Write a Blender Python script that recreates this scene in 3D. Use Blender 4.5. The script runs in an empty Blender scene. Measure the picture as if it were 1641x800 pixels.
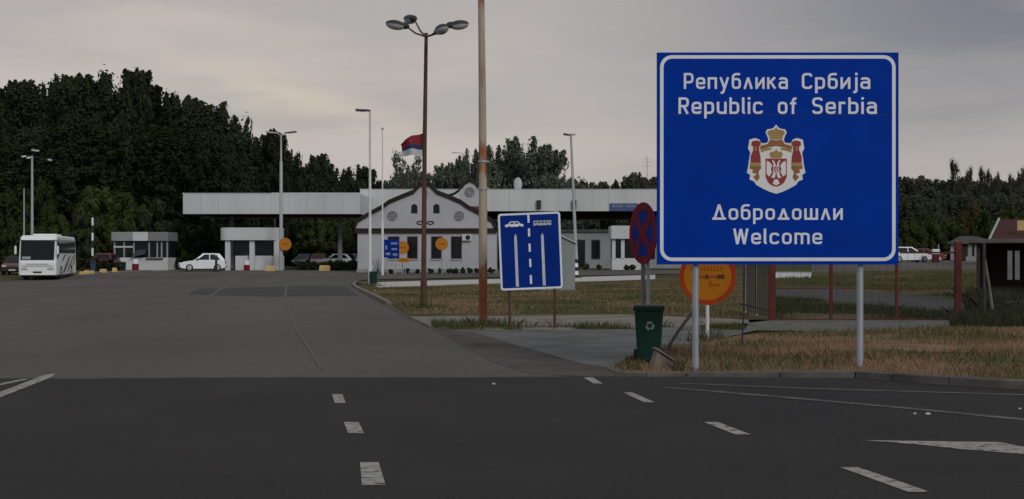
import bpy, bmesh, math, random
import numpy as np
from mathutils import Vector, Matrix
R = math.radians
random.seed(7)
sc = bpy.context.scene
C = sc.collection

# ------------------------------------------------------------ camera
F = 2200.0; CX = 820.5; HY = 410.0; EYE = 1.7
cam = bpy.data.cameras.new('camera'); cam.sensor_width = 36.0
cam.lens = F / 1641.0 * 36.0
cam.shift_y = (HY - 400.0) / 1641.0
cam.clip_start = 0.1; cam.clip_end = 6000
camo = bpy.data.objects.new('camera', cam); C.objects.link(camo)
camo.location = (0, 0, EYE); camo.rotation_euler = (R(90), 0, 0)
sc.camera = camo

# ------------------------------------------------------------ world, sun, exposure
SUN_EL, SUN_AZ = 27.0, 150.0          # sun behind the camera, to the right (azimuth clockwise from +Y)
w = bpy.data.worlds.new('World'); sc.world = w; w.use_nodes = True
nt = w.node_tree; nt.nodes.clear()
def N(t, **k):
    n = nt.nodes.new(t)
    for a, b in k.items(): setattr(n, a, b)
    return n
def L(a, b): nt.links.new(a, b)
def mth(op, a, b=None, clamp=False):
    n = N('ShaderNodeMath', operation=op); n.use_clamp = clamp
    for i, s in enumerate((a, b)):
        if s is None: continue
        if isinstance(s, (int, float)): n.inputs[i].default_value = s
        else: L(s, n.inputs[i])
    return n.outputs[0]
def ramp01(v, lo, hi):
    n = N('ShaderNodeMapRange'); n.interpolation_type = 'SMOOTHSTEP'
    L(v, n.inputs[0]); n.inputs[1].default_value = lo; n.inputs[2].default_value = hi
    return n.outputs[0]
def mixc(f, a, b):
    n = N('ShaderNodeMix', data_type='RGBA')
    if isinstance(f, (int, float)): n.inputs[0].default_value = f
    else: L(f, n.inputs[0])
    for i, s in ((6, a), (7, b)):
        if isinstance(s, tuple): n.inputs[i].default_value = (*s, 1)
        else: L(s, n.inputs[i])
    return n.outputs[2]
tc = N('ShaderNodeTexCoord'); sp = N('ShaderNodeSeparateXYZ'); L(tc.outputs['Generated'], sp.inputs[0])
X, Y, Z = sp.outputs
mp = N('ShaderNodeMapping'); L(tc.outputs['Generated'], mp.inputs[0]); mp.inputs['Scale'].default_value = (2.2, 2.2, 11)
mp.inputs['Rotation'].default_value = (0, R(6), 0)
n1 = N('ShaderNodeTexNoise'); L(mp.outputs[0], n1.inputs[0]); n1.inputs['Scale'].default_value = 1.7; n1.inputs['Detail'].default_value = 5; n1.inputs['Roughness'].default_value = .5
n2 = N('ShaderNodeTexNoise'); L(mp.outputs[0], n2.inputs[0]); n2.inputs['Scale'].default_value = 4.5; n2.inputs['Detail'].default_value = 7; n2.inputs['Roughness'].default_value = .55
warm = mixc(ramp01(n1.outputs[0], .36, .64), (.462, .430, .412), (.560, .510, .472))
grey = mixc(ramp01(n1.outputs[0], .3, .7), (.185, .195, .232), (.280, .278, .296))
fx = ramp01(mth('ADD', X, mth('MULTIPLY', mth('SUBTRACT', n1.outputs[0], .5), .22)), -.05, .34)
fz = mth('ADD', mth('MULTIPLY', ramp01(Z, .04, .18), .72), .28)
fr = mth('MULTIPLY', mth('MULTIPLY', fx, fz), ramp01(Y, .0, .4))
base = mixc(fr, warm, grey)
# a broken cream cloud, left of the lamp
dx = mth('DIVIDE', mth('ADD', X, .150), .085)
zz = mth('ADD', Z, mth('ADD', mth('MULTIPLY', X, .30), mth('MULTIPLY', mth('SUBTRACT', n2.outputs[0], .5), .03)))
dz = mth('DIVIDE', mth('SUBTRACT', zz, .068), .017)
d2 = mth('ADD', mth('MULTIPLY', dx, dx), mth('MULTIPLY', dz, dz))
cm = mth('MULTIPLY', mth('POWER', 2.718, mth('MULTIPLY', d2, -1.0)), mth('MULTIPLY', ramp01(Y, 0, .5), ramp01(n2.outputs[0], .3, .62)))
base = mixc(mth('MULTIPLY', cm, .6), base, (.72, .62, .49))
base = mixc(mth('MULTIPLY', ramp01(n2.outputs[0], .52, .75), .16), base, (.56, .49, .43))
base = mixc(mth('MULTIPLY', ramp01(Z, .1, 0), .3), base, (.50, .445, .405))
back = mixc(ramp01(n1.outputs[0], .3, .7), (.40, .43, .48), (.52, .54, .58))
base = mixc(ramp01(mth('SUBTRACT', mth('MULTIPLY', Z, 1.3), Y), -.55, .35), base, back)
bgc = N('ShaderNodeBackground'); L(base, bgc.inputs[0]); bgc.inputs[1].default_value = 1.0
sky = N('ShaderNodeTexSky', sky_type='NISHITA'); sky.sun_disc = False
sky.sun_elevation = R(SUN_EL); sky.sun_rotation = R(SUN_AZ)
bgs = N('ShaderNodeBackground'); L(sky.outputs[0], bgs.inputs[0]); bgs.inputs[1].default_value = .05
mx = N('ShaderNodeMixShader'); mx.inputs[0].default_value = .93
L(bgs.outputs[0], mx.inputs[1]); L(bgc.outputs[0], mx.inputs[2])
wo = N('ShaderNodeOutputWorld'); L(mx.outputs[0], wo.inputs[0])

sl = bpy.data.lights.new('sun', 'SUN'); sl.energy = 1.0; sl.angle = R(18); sl.color = (1, .97, .93)
so = bpy.data.objects.new('sun', sl); C.objects.link(so)
_d = Vector((math.sin(R(SUN_AZ)) * math.cos(R(SUN_EL)), math.cos(R(SUN_AZ)) * math.cos(R(SUN_EL)), math.sin(R(SUN_EL))))
so.rotation_euler = _d.to_track_quat('Z', 'Y').to_euler()
so.location = _d * 50

sc.view_settings.view_transform = 'Standard'; sc.view_settings.look = 'None'
sc.view_settings.exposure = 0.0; sc.view_settings.gamma = 1.0
sc.view_settings.use_curve_mapping = False
sc.cycles.max_bounces = 5; sc.cycles.transparent_max_bounces = 8

# ------------------------------------------------------------ pixel <-> world helpers
def sm(t):
    t = min(1, max(0, t)); return t * t * (3 - 2 * t)
def gz(x, y):
    return .45 * sm((y - 85) / 40) + .62 * sm((x - 19) / 15) * sm((y - 78) / 60)
def vz(x): return .025 + .085 * sm((x - 2.6) / 3.2)      # how far the verge stands above the road
def ppm(y): return F / y
def PX(px, y): return (px - CX) / F * y
def PZ(py, y): return EYE + (HY - py) / F * y
def P(px, py, y): return Vector((PX(px, y), y, PZ(py, y)))
def gp(px, py):
    y = 8.0; step = .25
    def f(y): return PZ(py, y) - gz(PX(px, y), y)
    while f(y) > 0 and y < 600: y += step
    lo, hi = y - step, y
    for _ in range(30):
        m = (lo + hi) / 2
        if f(m) > 0: lo = m
        else: hi = m
    return Vector((PX(px, lo), lo, gz(PX(px, lo), lo)))
def G(px, y):
    x = PX(px, y); return Vector((x, y, gz(x, y)))

# ------------------------------------------------------------ materials
MATS = {}
def pm(name, c1, c2=None, scale=4.0, rough=.7, metal=0., bump=0., lo=.35, hi=.65, spec=.3, c3=None, s3=1.0, lo3=.55, hi3=.7, stretch=None, bscale=None, rnd=0.):
    if name in MATS: return MATS[name]
    m = bpy.data.materials.new(name); m.use_nodes = True
    t = m.node_tree; b = t.nodes['Principled BSDF']
    b.inputs['Roughness'].default_value = rough; b.inputs['Metallic'].default_value = metal
    b.inputs['Specular IOR Level'].default_value = spec
    b.inputs['Base Color'].default_value = (*c1, 1)
    tcn = t.nodes.new('ShaderNodeTexCoord'); vec = tcn.outputs['Object']
    if stretch:
        mpn = t.nodes.new('ShaderNodeMapping'); mpn.inputs['Scale'].default_value = stretch
        t.links.new(vec, mpn.inputs[0]); vec = mpn.outputs[0]
    def noise(s, det=6):
        n = t.nodes.new('ShaderNodeTexNoise'); n.inputs['Scale'].default_value = s; n.inputs['Detail'].default_value = det
        n.inputs['Roughness'].default_value = .6
        t.links.new(vec, n.inputs[0]); return n.outputs[0]
    def rng(v, a, bb):
        n = t.nodes.new('ShaderNodeMapRange'); n.inputs[1].default_value = a; n.inputs[2].default_value = bb
        t.links.new(v, n.inputs[0]); return n.outputs[0]
    def mix(f, a, bb):
        n = t.nodes.new('ShaderNodeMix'); n.data_type = 'RGBA'
        t.links.new(f, n.inputs[0])
        for i, s in ((6, a), (7, bb)):
            if isinstance(s, tuple): n.inputs[i].default_value = (*s, 1)
            else: t.links.new(s, n.inputs[i])
        return n.outputs[2]
    col = c1
    if c2 is not None: col = mix(rng(noise(scale), lo, hi), c1, c2)
    if c3 is not None: col = mix(rng(noise(s3, 8), lo3, hi3), col, c3)
    if rnd:
        oi = t.nodes.new('ShaderNodeObjectInfo')
        hs = t.nodes.new('ShaderNodeHueSaturation')
        t.links.new(rng(oi.outputs['Random'], 0, 1), hs.inputs['Value'])
        mrn = hs.inputs['Value'].links[0].from_node
        mrn.inputs[3].default_value = 1 - rnd; mrn.inputs[4].default_value = 1 + rnd
        t.links.new(col, hs.inputs['Color']) if not isinstance(col, tuple) else None
        col = hs.outputs[0]
    if not isinstance(col, tuple): t.links.new(col, b.inputs['Base Color'])
    if bump:
        bn = t.nodes.new('ShaderNodeBump'); bn.inputs['Strength'].default_value = bump; bn.inputs['Distance'].default_value = .02
        t.links.new(noise(bscale or scale * 4), bn.inputs['Height']); t.links.new(bn.outputs[0], b.inputs['Normal'])
    MATS[name] = m; return m

asph_new = pm('dark_asphalt', (.0310, .0278, .0265), (.0395, .0355, .0338), .45, .9, bump=.5, bscale=55, spec=.12, c3=(.050, .048, .048), s3=30, lo3=.54, hi3=.72)
asph_old = pm('worn_asphalt', (.090, .080, .0715), (.124, .111, .099), .16, .92, bump=.5, bscale=40, spec=.12, c3=(.075, .068, .062), s3=7, lo3=.54, hi3=.75, stretch=(1, .35, 1))
asph_patch = pm('patched_asphalt', (.055, .051, .050), (.075, .070, .068), .5, .9, bump=.4, bscale=40, spec=.12)
dirt_m = pm('dirt', (.075, .064, .055), (.115, .100, .085), 1.2, .95, bump=.8, bscale=22, spec=.1, c3=(.05, .042, .037), s3=.6, lo3=.52, hi3=.7)
apron_m = pm('stone_setts', (.105, .108, .103), (.150, .152, .145), 1.3, .9, bump=.9, bscale=14, spec=.15, c3=(.08, .085, .07), s3=.5, lo3=.5, hi3=.7)
conc_m = pm('concrete', (.23, .205, .175), (.16, .145, .122), .9, .9, bump=.5, bscale=14, spec=.15, c3=(.12, .11, .085), s3=.7, lo3=.56, hi3=.66)
pave_m = pm('pale_paving', (.50, .48, .45), (.40, .385, .36), .8, .9, spec=.15)
kerb_m = pm('kerb_stone', (.150, .138, .125), (.075, .068, .064), 1.5, .9, bump=.5, bscale=18, spec=.15)
gravel_m = pm('gravel', (.17, .165, .15), (.09, .09, .08), 6, .95, bump=1, bscale=16, spec=.1, c3=(.09, .085, .05), s3=.8, lo3=.55, hi3=.7)
grass_m = pm('grass_ground', (.050, .056, .022), (.120, .092, .050), .55, .95, bump=1, bscale=10, spec=.05, c3=(.16, .125, .075), s3=.33, lo3=.56, hi3=.72)
dry_m = pm('dry_verge', (.255, .150, .098), (.150, .108, .066), .5, .95, bump=1, bscale=10, spec=.05, c3=(.060, .066, .024), s3=.35, lo3=.5, hi3=.64)
field_m = pm('field', (.045, .052, .022), (.085, .075, .040), .12, .95, spec=.05)
paint_m = pm('road_paint', (.38, .355, .325), (.24, .222, .205), 6, .85, spec=.1, c3=(.048, .045, .043), s3=11, lo3=.54, hi3=.64)
faint_paint = pm('faint_road_paint', (.124, .115, .108), (.104, .096, .090), 2, .9, spec=.12)
worn_paint = pm('worn_road_paint', (.15, .14, .13), (.095, .09, .085), 2, .9, spec=.1, c3=(.07, .066, .062), s3=4, lo3=.5, hi3=.65)

def sheen(name, c, c2=None, r=.45, s=.4, **k): return pm(name, c, c2, 1.4, r, 0, spec=s, **k)
sign_blue = sheen('sign_blue', (.0012, .038, .335), (.0010, .033, .295), .6, .04)
sign_blue2 = sheen('lane_sign_blue', (.004, .030, .235), (.003, .025, .195), .6, .05)
sign_white = sheen('sign_white', (.78, .79, .84), (.70, .71, .77), .5)
sign_red = sheen('sign_red', (.20, .015, .022), (.16, .012, .018), .6, .05)
sign_orange = sheen('sign_orange', (.40, .145, .008), (.34, .115, .007), .6, .08)
orange_edge = sheen('orange_red_edge', (.36, .050, .010), (.28, .030, .008), .6, .08)
ink = sheen('sign_ink', (.05, .02, .006))
faded_ink = sheen('faded_ink', (.27, .075, .006), None, .6, .08)
small_orange = sheen('small_sign_orange', (.50, .205, .022), (.44, .17, .018), .6, .08)
gold = sheen('emblem_gold', (.40, .27, .085), (.30, .19, .05))
emb_red = sheen('emblem_red', (.26, .020, .018))
emb_brown = sheen('emblem_brown', (.27, .11, .025))
emb_white = sheen('emblem_white', (.74, .72, .68))
galv = pm('galvanised_steel', (.40, .42, .46), (.30, .32, .35), 3, .45, .35, spec=.5, stretch=(4, 4, .6))
lampgrey = pm('pole_grey', (.42, .43, .44), (.33, .34, .35), 2, .6, .1, stretch=(5, 5, .5))
polewhite = pm('pole_white', (.66, .66, .65), (.52, .52, .50), 2, .6)
rust_brown = pm('rusty_brown_steel', (.060, .034, .024), (.12, .060, .036), 2.2, .85, .1, stretch=(3, 3, .8), c3=(.18, .12, .09), s3=2.5, lo3=.58, hi3=.7)
rust_cream = pm('rusty_cream_paint', (.43, .36, .26), (.36, .29, .19), 2.0, .7, 0, stretch=(3, 3, .45), c3=(.30, .095, .030), s3=.85, lo3=.50, hi3=.60)
def mast_material():
    m = pm('rusty_cream_mast', (.43, .36, .26), (.34, .275, .19), 2.0, .7, 0, stretch=(3, 3, .45), c3=(.27, .082, .026), s3=.85, lo3=.50, hi3=.60)
    t = m.node_tree; c3 = [n for n in t.nodes if n.type == 'MIX'][-1]
    f = c3.inputs[0].links[0].from_node; src = f.inputs[0].links[0].from_socket
    tcn = t.nodes.new('ShaderNodeTexCoord'); sp_ = t.nodes.new('ShaderNodeSeparateXYZ'); t.links.new(tcn.outputs['Object'], sp_.inputs[0])
    cr = t.nodes.new('ShaderNodeValToRGB'); dv = t.nodes.new('ShaderNodeMath'); dv.operation = 'DIVIDE'; dv.inputs[1].default_value = 9.4
    t.links.new(sp_.outputs[2], dv.inputs[0]); t.links.new(dv.outputs[0], cr.inputs[0])
    r = cr.color_ramp
    for p, v in ((0.0, .53), (.05, .66), (.15, .62), (.19, .43), (.36, .45), (.40, .70), (.45, .66), (.49, .43), (.80, .46), (1.0, .40)):
        e = r.elements.new(p); e.color = (v, v, v, 1)
    r.elements.remove(r.elements[0]) if r.elements[0].color[0] < .01 else None
    ad = t.nodes.new('ShaderNodeMath'); ad.operation = 'ADD'; sb = t.nodes.new('ShaderNodeMath'); sb.operation = 'SUBTRACT'; sb.inputs[1].default_value = .5
    t.links.new(cr.outputs[0], sb.inputs[0]); t.links.new(sb.outputs[0], ad.inputs[0]); t.links.new(src, ad.inputs[1]); t.links.new(ad.outputs[0], f.inputs[0])
    return m
rust_mast = mast_material()
rust_red = pm('red_lead_paint', (.115, .020, .014), (.075, .016, .012), 3, .75)
dark_metal = pm('dark_metal', (.035, .035, .037), (.05, .047, .045), 4, .55, .3)
lens_m = pm('lamp_lens', (.42, .42, .41), (.33, .33, .32), 6, .15, 0, spec=.6)
black_pl = pm('black_plastic', (.018, .018, .019), None, rough=.5)
rubber = pm('rubber', (.022, .021, .021), (.03, .029, .028), 9, .85)
green_pl = pm('green_plastic', (.006, .034, .022), (.005, .028, .018), 5, .55, spec=.2, c3=(.03, .04, .03), s3=3, lo3=.66, hi3=.85)
white_paint = pm('white_plaster', (.62, .62, .63), (.52, .52, .53), .7, .85, bump=.15, bscale=12)
house_wall = pm('house_plaster', (.46, .46, .48), (.40, .40, .42), .5, .9, bump=.2, bscale=10, c3=(.37, .36, .36), s3=.8, lo3=.58, hi3=.75)
trim_dk = pm('dark_brown_trim', (.018, .012, .011), (.030, .020, .017), 3, .8)
tile_red = pm('red_roof_tile', (.115, .043, .030), (.080, .032, .025), 2.5, .9, bump=1, bscale=9)
fascia_m = pm('white_metal_fascia', (.56, .575, .57), (.49, .50, .50), .35, .55, stretch=(1, 1, .15), c3=(.50, .50, .48), s3=.9, lo3=.6, hi3=.8)
fascia2_m = pm('bright_metal_fascia', (.58, .59, .585), (.50, .51, .505), .35, .55, stretch=(1, 1, .15))
roof_white = pm('pale_roof_sheet', (.80, .80, .80), (.70, .70, .70), .5, .5)
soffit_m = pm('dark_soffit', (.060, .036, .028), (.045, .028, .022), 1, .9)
grey_wall = pm('grey_wall', (.30, .305, .315), (.25, .255, .26), .8, .85)
dark_wall = pm('dark_wall', (.085, .082, .08), (.065, .062, .06), .8, .9)
kiosk_m = pm('grey_green_sheet', (.27, .30, .285), (.22, .25, .235), .8, .6, stretch=(6, 6, .2))
glass_dk = pm('dark_glass', (.008, .009, .011), (.013, .014, .017), 2, .12, spec=.22)
brown_wd = pm('brown_wood', (.048, .028, .021), (.034, .021, .017), 2, .85, stretch=(1, 1, 6))
roof_grey = pm('grey_roof_felt', (.13, .125, .12), (.09, .085, .08), 1, .9)
yellow_m = pm('yellow_paint', (.62, .43, .16), (.50, .36, .16), 2.5, .8, c3=(.30, .25, .15), s3=3, lo3=.58, hi3=.72)
stone_m = pm('block_stone', (.22, .17, .135), (.15, .115, .09), 4, .9, bump=1, bscale=18)
car_white = pm('white_car_paint', (.78, .80, .81), None, rough=.25, spec=.6)
car_red = pm('red_car_paint', (.26, .022, .018), None, rough=.3, spec=.6)
car_blue = pm('blue_car_paint', (.035, .055, .12), None, rough=.3, spec=.6)
car_silver = pm('silver_car_paint', (.34, .35, .37), None, rough=.3, metal=.4, spec=.6)
car_dark = pm('dark_car_paint', (.025, .026, .03), None, rough=.3, spec=.6)
coach_white = pm('coach_paint', (.80, .80, .79), (.74, .74, .73), 1, .35, spec=.5)
coach_grey = pm('coach_stripe_grey', (.13, .13, .14), None, rough=.4)
coach_pink = pm('coach_stripe_rose', (.36, .22, .22), None, rough=.4)
head_m = pm('headlight_lens', (.62, .64, .66), None, rough=.1, spec=.7)
tail_m = pm('tail_lens', (.28, .015, .012), None, rough=.2, spec=.6)
rim_m = pm('wheel_rim', (.40, .40, .41), None, rough=.35, metal=.6)
plate_m = pm('number_plate', (.55, .55, .53), None, rough=.5)
flag_red = pm('flag_red', (.21, .020, .026), None, rough=.8)
flag_blue = pm('flag_blue', (.022, .030, .115), None, rough=.8)
flag_white = pm('flag_white', (.45, .45, .46), None, rough=.8)
bark = pm('bark', (.050, .040, .032), (.085, .070, .058), 3, .95, bump=.8, bscale=12, stretch=(3, 3, .6))
bark_pale = pm('pale_bark', (.14, .125, .11), (.08, .07, .06), 3, .95)
def leafmat(name, a, b, c, rnd=.3): 
    m = pm(name, a, b, .55, .8, spec=.03, c3=c, s3=.23, lo3=.48, hi3=.7, rnd=rnd)
    t = m.node_tree; p = t.nodes['Principled BSDF']
    tr = t.nodes.new('ShaderNodeBsdfTranslucent'); mxs = t.nodes.new('ShaderNodeMixShader'); mxs.inputs[0].default_value = .22
    src = p.inputs['Base Color'].links[0].from_socket; t.links.new(src, tr.inputs[0])
    out = t.nodes['Material Output']; t.links.new(p.outputs[0], mxs.inputs[1]); t.links.new(tr.outputs[0], mxs.inputs[2]); t.links.new(mxs.outputs[0], out.inputs[0])
    return m
leaf_dark = leafmat('dark_leaves', (.031, .041, .019), (.044, .054, .025), (.024, .033, .016))
leaf_mid = leafmat('green_leaves', (.044, .058, .020), (.060, .076, .024), (.034, .046, .018))
leaf_grey = leafmat('grey_green_leaves', (.098, .120, .086), (.122, .142, .104), (.080, .100, .070))
leaf_brown = leafmat('brownish_leaves', (.085, .065, .032), (.065, .062, .026), (.050, .055, .022))
leaf_hill = leafmat('hill_leaves', (.058, .064, .042), (.076, .078, .054), (.046, .056, .038))
twig_m = pm('pale_twigs', (.13, .12, .105), (.09, .082, .075), 2, .95)
blade_g = pm('grass_blades', (.060, .074, .024), (.10, .098, .038), 1.2, .8, spec=.1)
blade_w = pm('weed_blades', (.040, .047, .024), (.062, .062, .034), 1.2, .85, spec=.05)
blade_d = pm('dry_blades', (.34, .208, .130), (.215, .150, .092), 1.2, .85, spec=.1)

# ------------------------------------------------------------ mesh builder
class MB:
    def __init__(s): s.v = []; s.f = []; s.m = []
    def add(s, vs, fs, m=0):
        o = len(s.v); s.v += [tuple(v) for v in vs]
        s.f += [tuple(i + o for i in f) for f in fs]; s.m += [m] * len(fs); return s
    def box(s, x0, x1, y0, y1, z0, z1, m=0, mat=None):
        vs = [(x, y, z) for x in (x0, x1) for y in (y0, y1) for z in (z0, z1)]
        if mat is not None: vs = [mat @ Vector(v) for v in vs]
        return s.add(vs, [(0, 1, 3, 2), (4, 6, 7, 5), (0, 4, 5, 1), (2, 3, 7, 6), (0, 2, 6, 4), (1, 5, 7, 3)], m)
    def tube(s, pts, rs, n=10, m=0, cap=True):
        pts = [Vector(p) for p in pts]
        if not isinstance(rs, (list, tuple)): rs = [rs] * len(pts)
        vs = []; fs = []
        for i, p in enumerate(pts):
            d = (pts[min(i + 1, len(pts) - 1)] - pts[max(i - 1, 0)]).normalized()
            a = d.orthogonal().normalized() if abs(d.z) < .99 else Vector((1, 0, 0))
            if abs(d.z) < .99: a = d.cross(Vector((0, 0, 1))).normalized()
            b = d.cross(a)
            for k in range(n):
                t = 2 * math.pi * k / n
                vs.append(p + (a * math.cos(t) + b * math.sin(t)) * rs[i])
        for i in range(len(pts) - 1):
            for k in range(n):
                fs.append((i * n + k, i * n + (k + 1) % n, (i + 1) * n + (k + 1) % n, (i + 1) * n + k))
        if cap:
            fs.append(tuple(range(n - 1, -1, -1))); fs.append(tuple((len(pts) - 1) * n + k for k in range(n)))
        return s.add(vs, fs, m)
    def prism(s, poly, y0, y1, m=0):            # polygon in local x,z, from y0 (front) to y1
        n = len(poly)
        vs = [(x, y0, z) for x, z in poly] + [(x, y1, z) for x, z in poly]
        fs = [tuple(range(n)), tuple(range(2 * n - 1, n - 1, -1))] + [(i, n + i, n + (i + 1) % n, (i + 1) % n) for i in range(n)]
        return s.add(vs, fs, m)
    def sprism(s, poly, x0, x1, m=0):           # polygon in y,z extruded along x
        n = len(poly)
        vs = [(x0, y, z) for y, z in poly] + [(x1, y, z) for y, z in poly]
        fs = [tuple(range(n)), tuple(range(2 * n - 1, n - 1, -1))] + [(i, n + i, n + (i + 1) % n, (i + 1) % n) for i in range(n)]
        return s.add(vs, fs, m)
    def ring(s, outer, inner, y0, y1, m=0):
        n = len(outer); vs = []
        for pl, y in ((outer, y0), (inner, y0), (outer, y1), (inner, y1)): vs += [(x, y, z) for x, z in pl]
        fs = []
        for i in range(n):
            j = (i + 1) % n
            fs += [(i, j, n + j, n + i), (2 * n + i, 3 * n + i, 3 * n + j, 2 * n + j), (i, 2 * n + i, 2 * n + j, j), (n + i, n + j, 3 * n + j, 3 * n + i)]
        return s.add(vs, fs, m)
    def lathe(s, prof, c=(0, 0, 0), n=16, m=0, sx=1, sy=1, mat=None):
        vs = []; fs = []
        for r, z in prof:
            for k in range(n):
                t = 2 * math.pi * k / n
                v = Vector((r * sx * math.cos(t), r * sy * math.sin(t), z))
                if mat is not None: v = mat @ v
                vs.append((v.x + c[0], v.y + c[1], v.z + c[2]))
        for i in range(len(prof) - 1):
            for k in range(n): fs.append((i * n + k, i * n + (k + 1) % n, (i + 1) * n + (k + 1) % n, (i + 1) * n + k))
        fs.append(tuple(range(n - 1, -1, -1))); fs.append(tuple((len(prof) - 1) * n + k for k in range(n)))
        return s.add(vs, fs, m)
    def ell(s, c, r, n=14, k=8, z0=-1, z1=1, m=0, mat=None):
        prof = []
        for i in range(k + 1):
            z = math.sin(math.asin(z0) + (math.asin(z1) - math.asin(z0)) * i / k)
            prof.append((max(1e-3, math.sqrt(max(0, 1 - z * z))), z * r[2]))
        return s.lathe(prof, c, n, m, r[0], r[1], mat)
    def build(s, name, mats, parent=None, smooth=False, bevel=0., loc=None):
        me = bpy.data.meshes.new(name); me.from_pydata(s.v, [], s.f)
        if not isinstance(mats, (list, tuple)): mats = [mats]
        for m in mats: me.materials.append(m)
        me.polygons.foreach_set('material_index', s.m)
        bm = bmesh.new(); bm.from_mesh(me); bmesh.ops.recalc_face_normals(bm, faces=bm.faces)
        bm.to_mesh(me); bm.free()
        if smooth:
            me.polygons.foreach_set('use_smooth', [True] * len(me.polygons))
        o = bpy.data.objects.new(name, me); C.objects.link(o)
        if smooth:
            try: me.set_sharp_from_angle(angle=R(40))
            except Exception: pass
        if parent is not None: o.parent = parent
        if loc is not None: o.location = loc
        if bevel:
            b = o.modifiers.new('bevel', 'BEVEL'); b.width = bevel; b.segments = 2; b.limit_method = 'ANGLE'; b.angle_limit = R(40)
        return o

def thing(name, label, cat, loc=(0, 0, 0), rz=0, group=None):
    o = bpy.data.objects.new(name, None); C.objects.link(o); o.empty_display_size = .3
    o.location = loc; o.rotation_euler = (0, 0, rz)
    return tag(o, label, cat, group)
def tag(o, label, cat, group=None, kind=None):
    o['label'] = label; o['category'] = cat
    if group: o['group'] = group
    if kind: o['kind'] = kind
    return o
def copy_tree(o, label=None, parent=None):
    c = o.copy(); C.objects.link(c)
    if parent is not None: c.parent = parent
    if label: c['label'] = label
    for ch in list(o.children): copy_tree(ch, None, c)
    return c
def rr(x0, z0, x1, z1, r, k=6):
    p = []
    for cx, cz, a in ((x1 - r, z0 + r, -90), (x1 - r, z1 - r, 0), (x0 + r, z1 - r, 90), (x0 + r, z0 + r, 180)):
        for i in range(k + 1):
            t = R(a + 90 * i / k); p.append((cx + r * math.cos(t), cz + r * math.sin(t)))
    return p
def circ(cx, cz, rx, rz=None, n=32):
    rz = rz or rx
    return [(cx + rx * math.cos(2 * math.pi * i / n), cz + rz * math.sin(2 * math.pi * i / n)) for i in range(n)]
def tint(o, label): o['label'] = label; return o

# ------------------------------------------------------------ ground
def sheet(name, poly, mat, off, cutx=None):
    bm = bmesh.new()
    vs = [bm.verts.new((p[0], p[1], 0)) for p in poly]
    bm.faces.new(vs)
    ys = [p[1] for p in poly]; xs = [p[0] for p in poly]
    if max(ys) > 78:
        for y in np.arange(78, 142, 3.0):
            if min(ys) < y < max(ys):
                bmesh.ops.bisect_plane(bm, geom=bm.verts[:] + bm.edges[:] + bm.faces[:], plane_co=(0, y, 0), plane_no=(0, 1, 0))
        if max(xs) > 19:
            for x in np.arange(19, 36, 2.0):
                if min(xs) < x < max(xs):
                    bmesh.ops.bisect_plane(bm, geom=bm.verts[:] + bm.edges[:] + bm.faces[:], plane_co=(x, 0, 0), plane_no=(1, 0, 0))
    if cutx is not None:
        for x in cutx: bmesh.ops.bisect_plane(bm, geom=bm.verts[:] + bm.edges[:] + bm.faces[:], plane_co=(x, 0, 0), plane_no=(1, 0, 0))
    bmesh.ops.triangulate(bm, faces=bm.faces)
    for v in bm.verts: v.co.z = gz(v.co.x, v.co.y) + (off(v.co.x) if callable(off) else off)
    bmesh.ops.recalc_face_normals(bm, faces=bm.faces)
    if bm.faces and sum(f.normal.z for f in bm.faces) < 0: bmesh.ops.reverse_faces(bm, faces=bm.faces)
    me = bpy.data.meshes.new(name); bm.to_mesh(me); bm.free(); me.materials.append(mat)
    o = bpy.data.objects.new(name, me); C.objects.link(o); o['kind'] = 'structure'
    return o
def gpoly(pts): return [gp(*p) for p in pts]

xs = sorted(set([-2500, -1200, -600, -300, -150, -80, -40, -20, 0, 10] + list(np.arange(17, 40, 1.5)) + [50, 80, 150, 300, 600, 1200, 2500]))
ys = sorted(set([-200, -80, -20, 0, 20, 40, 60, 72] + list(np.arange(76, 144, 2.0)) + [160, 200, 300, 500, 900, 1800, 3500]))
vs = [(x, y, gz(x, y) - .04) for y in ys for x in xs]; nx = len(xs)
fs = [(j * nx + i, j * nx + i + 1, (j + 1) * nx + i + 1, (j + 1) * nx + i) for j in range(len(ys) - 1) for i in range(nx - 1)]
o = MB().add(vs, fs).build('ground', field_m); o['kind'] = 'structure'

YB = 19.05
edge_r = [(955, 605), (900, 603), (850, 596), (800, 580), (760, 560), (725, 541), (690, 524), (650, 505), (615, 487), (590, 473), (572, 464), (563, 458), (566, 452)]
fore = [gp(-700, 614), gp(940, 614), gp(955, 606)] + gpoly(edge_r[1:]) + gpoly([(590, 448), (700, 446), (800, 444), (1040, 440), (1130, 438), (1130, 433.2), (600, 433), (460, 433.3), (270, 433.5), (180, 435), (130, 438), (30, 448.5), (-100, 452), (-700, 475)])
sheet('forecourt', fore, asph_old, .006)
# dark asphalt road in the foreground, its joint wandering a little
joint = [Vector((x, YB + .10 * math.sin(x * .35 + 1) + .05 * math.sin(x * 1.3) + random.uniform(-.035, .035), 0)) for x in np.arange(-60, 3.2, .25)]
road = [Vector((-60, -40, 0)), Vector((90, -40, 0)), Vector((90, 18.7, 0)), Vector((12, 18.75, 0)), Vector((4.2, 19.0, 0))] + joint[::-1]
sheet('road', road, asph_new, .012)
sheet('asphalt_patch', gpoly([(300, 473), (318, 463), (400, 461), (480, 458), (556, 459), (562, 466), (575, 474), (440, 476)]), asph_patch, .011)
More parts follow.
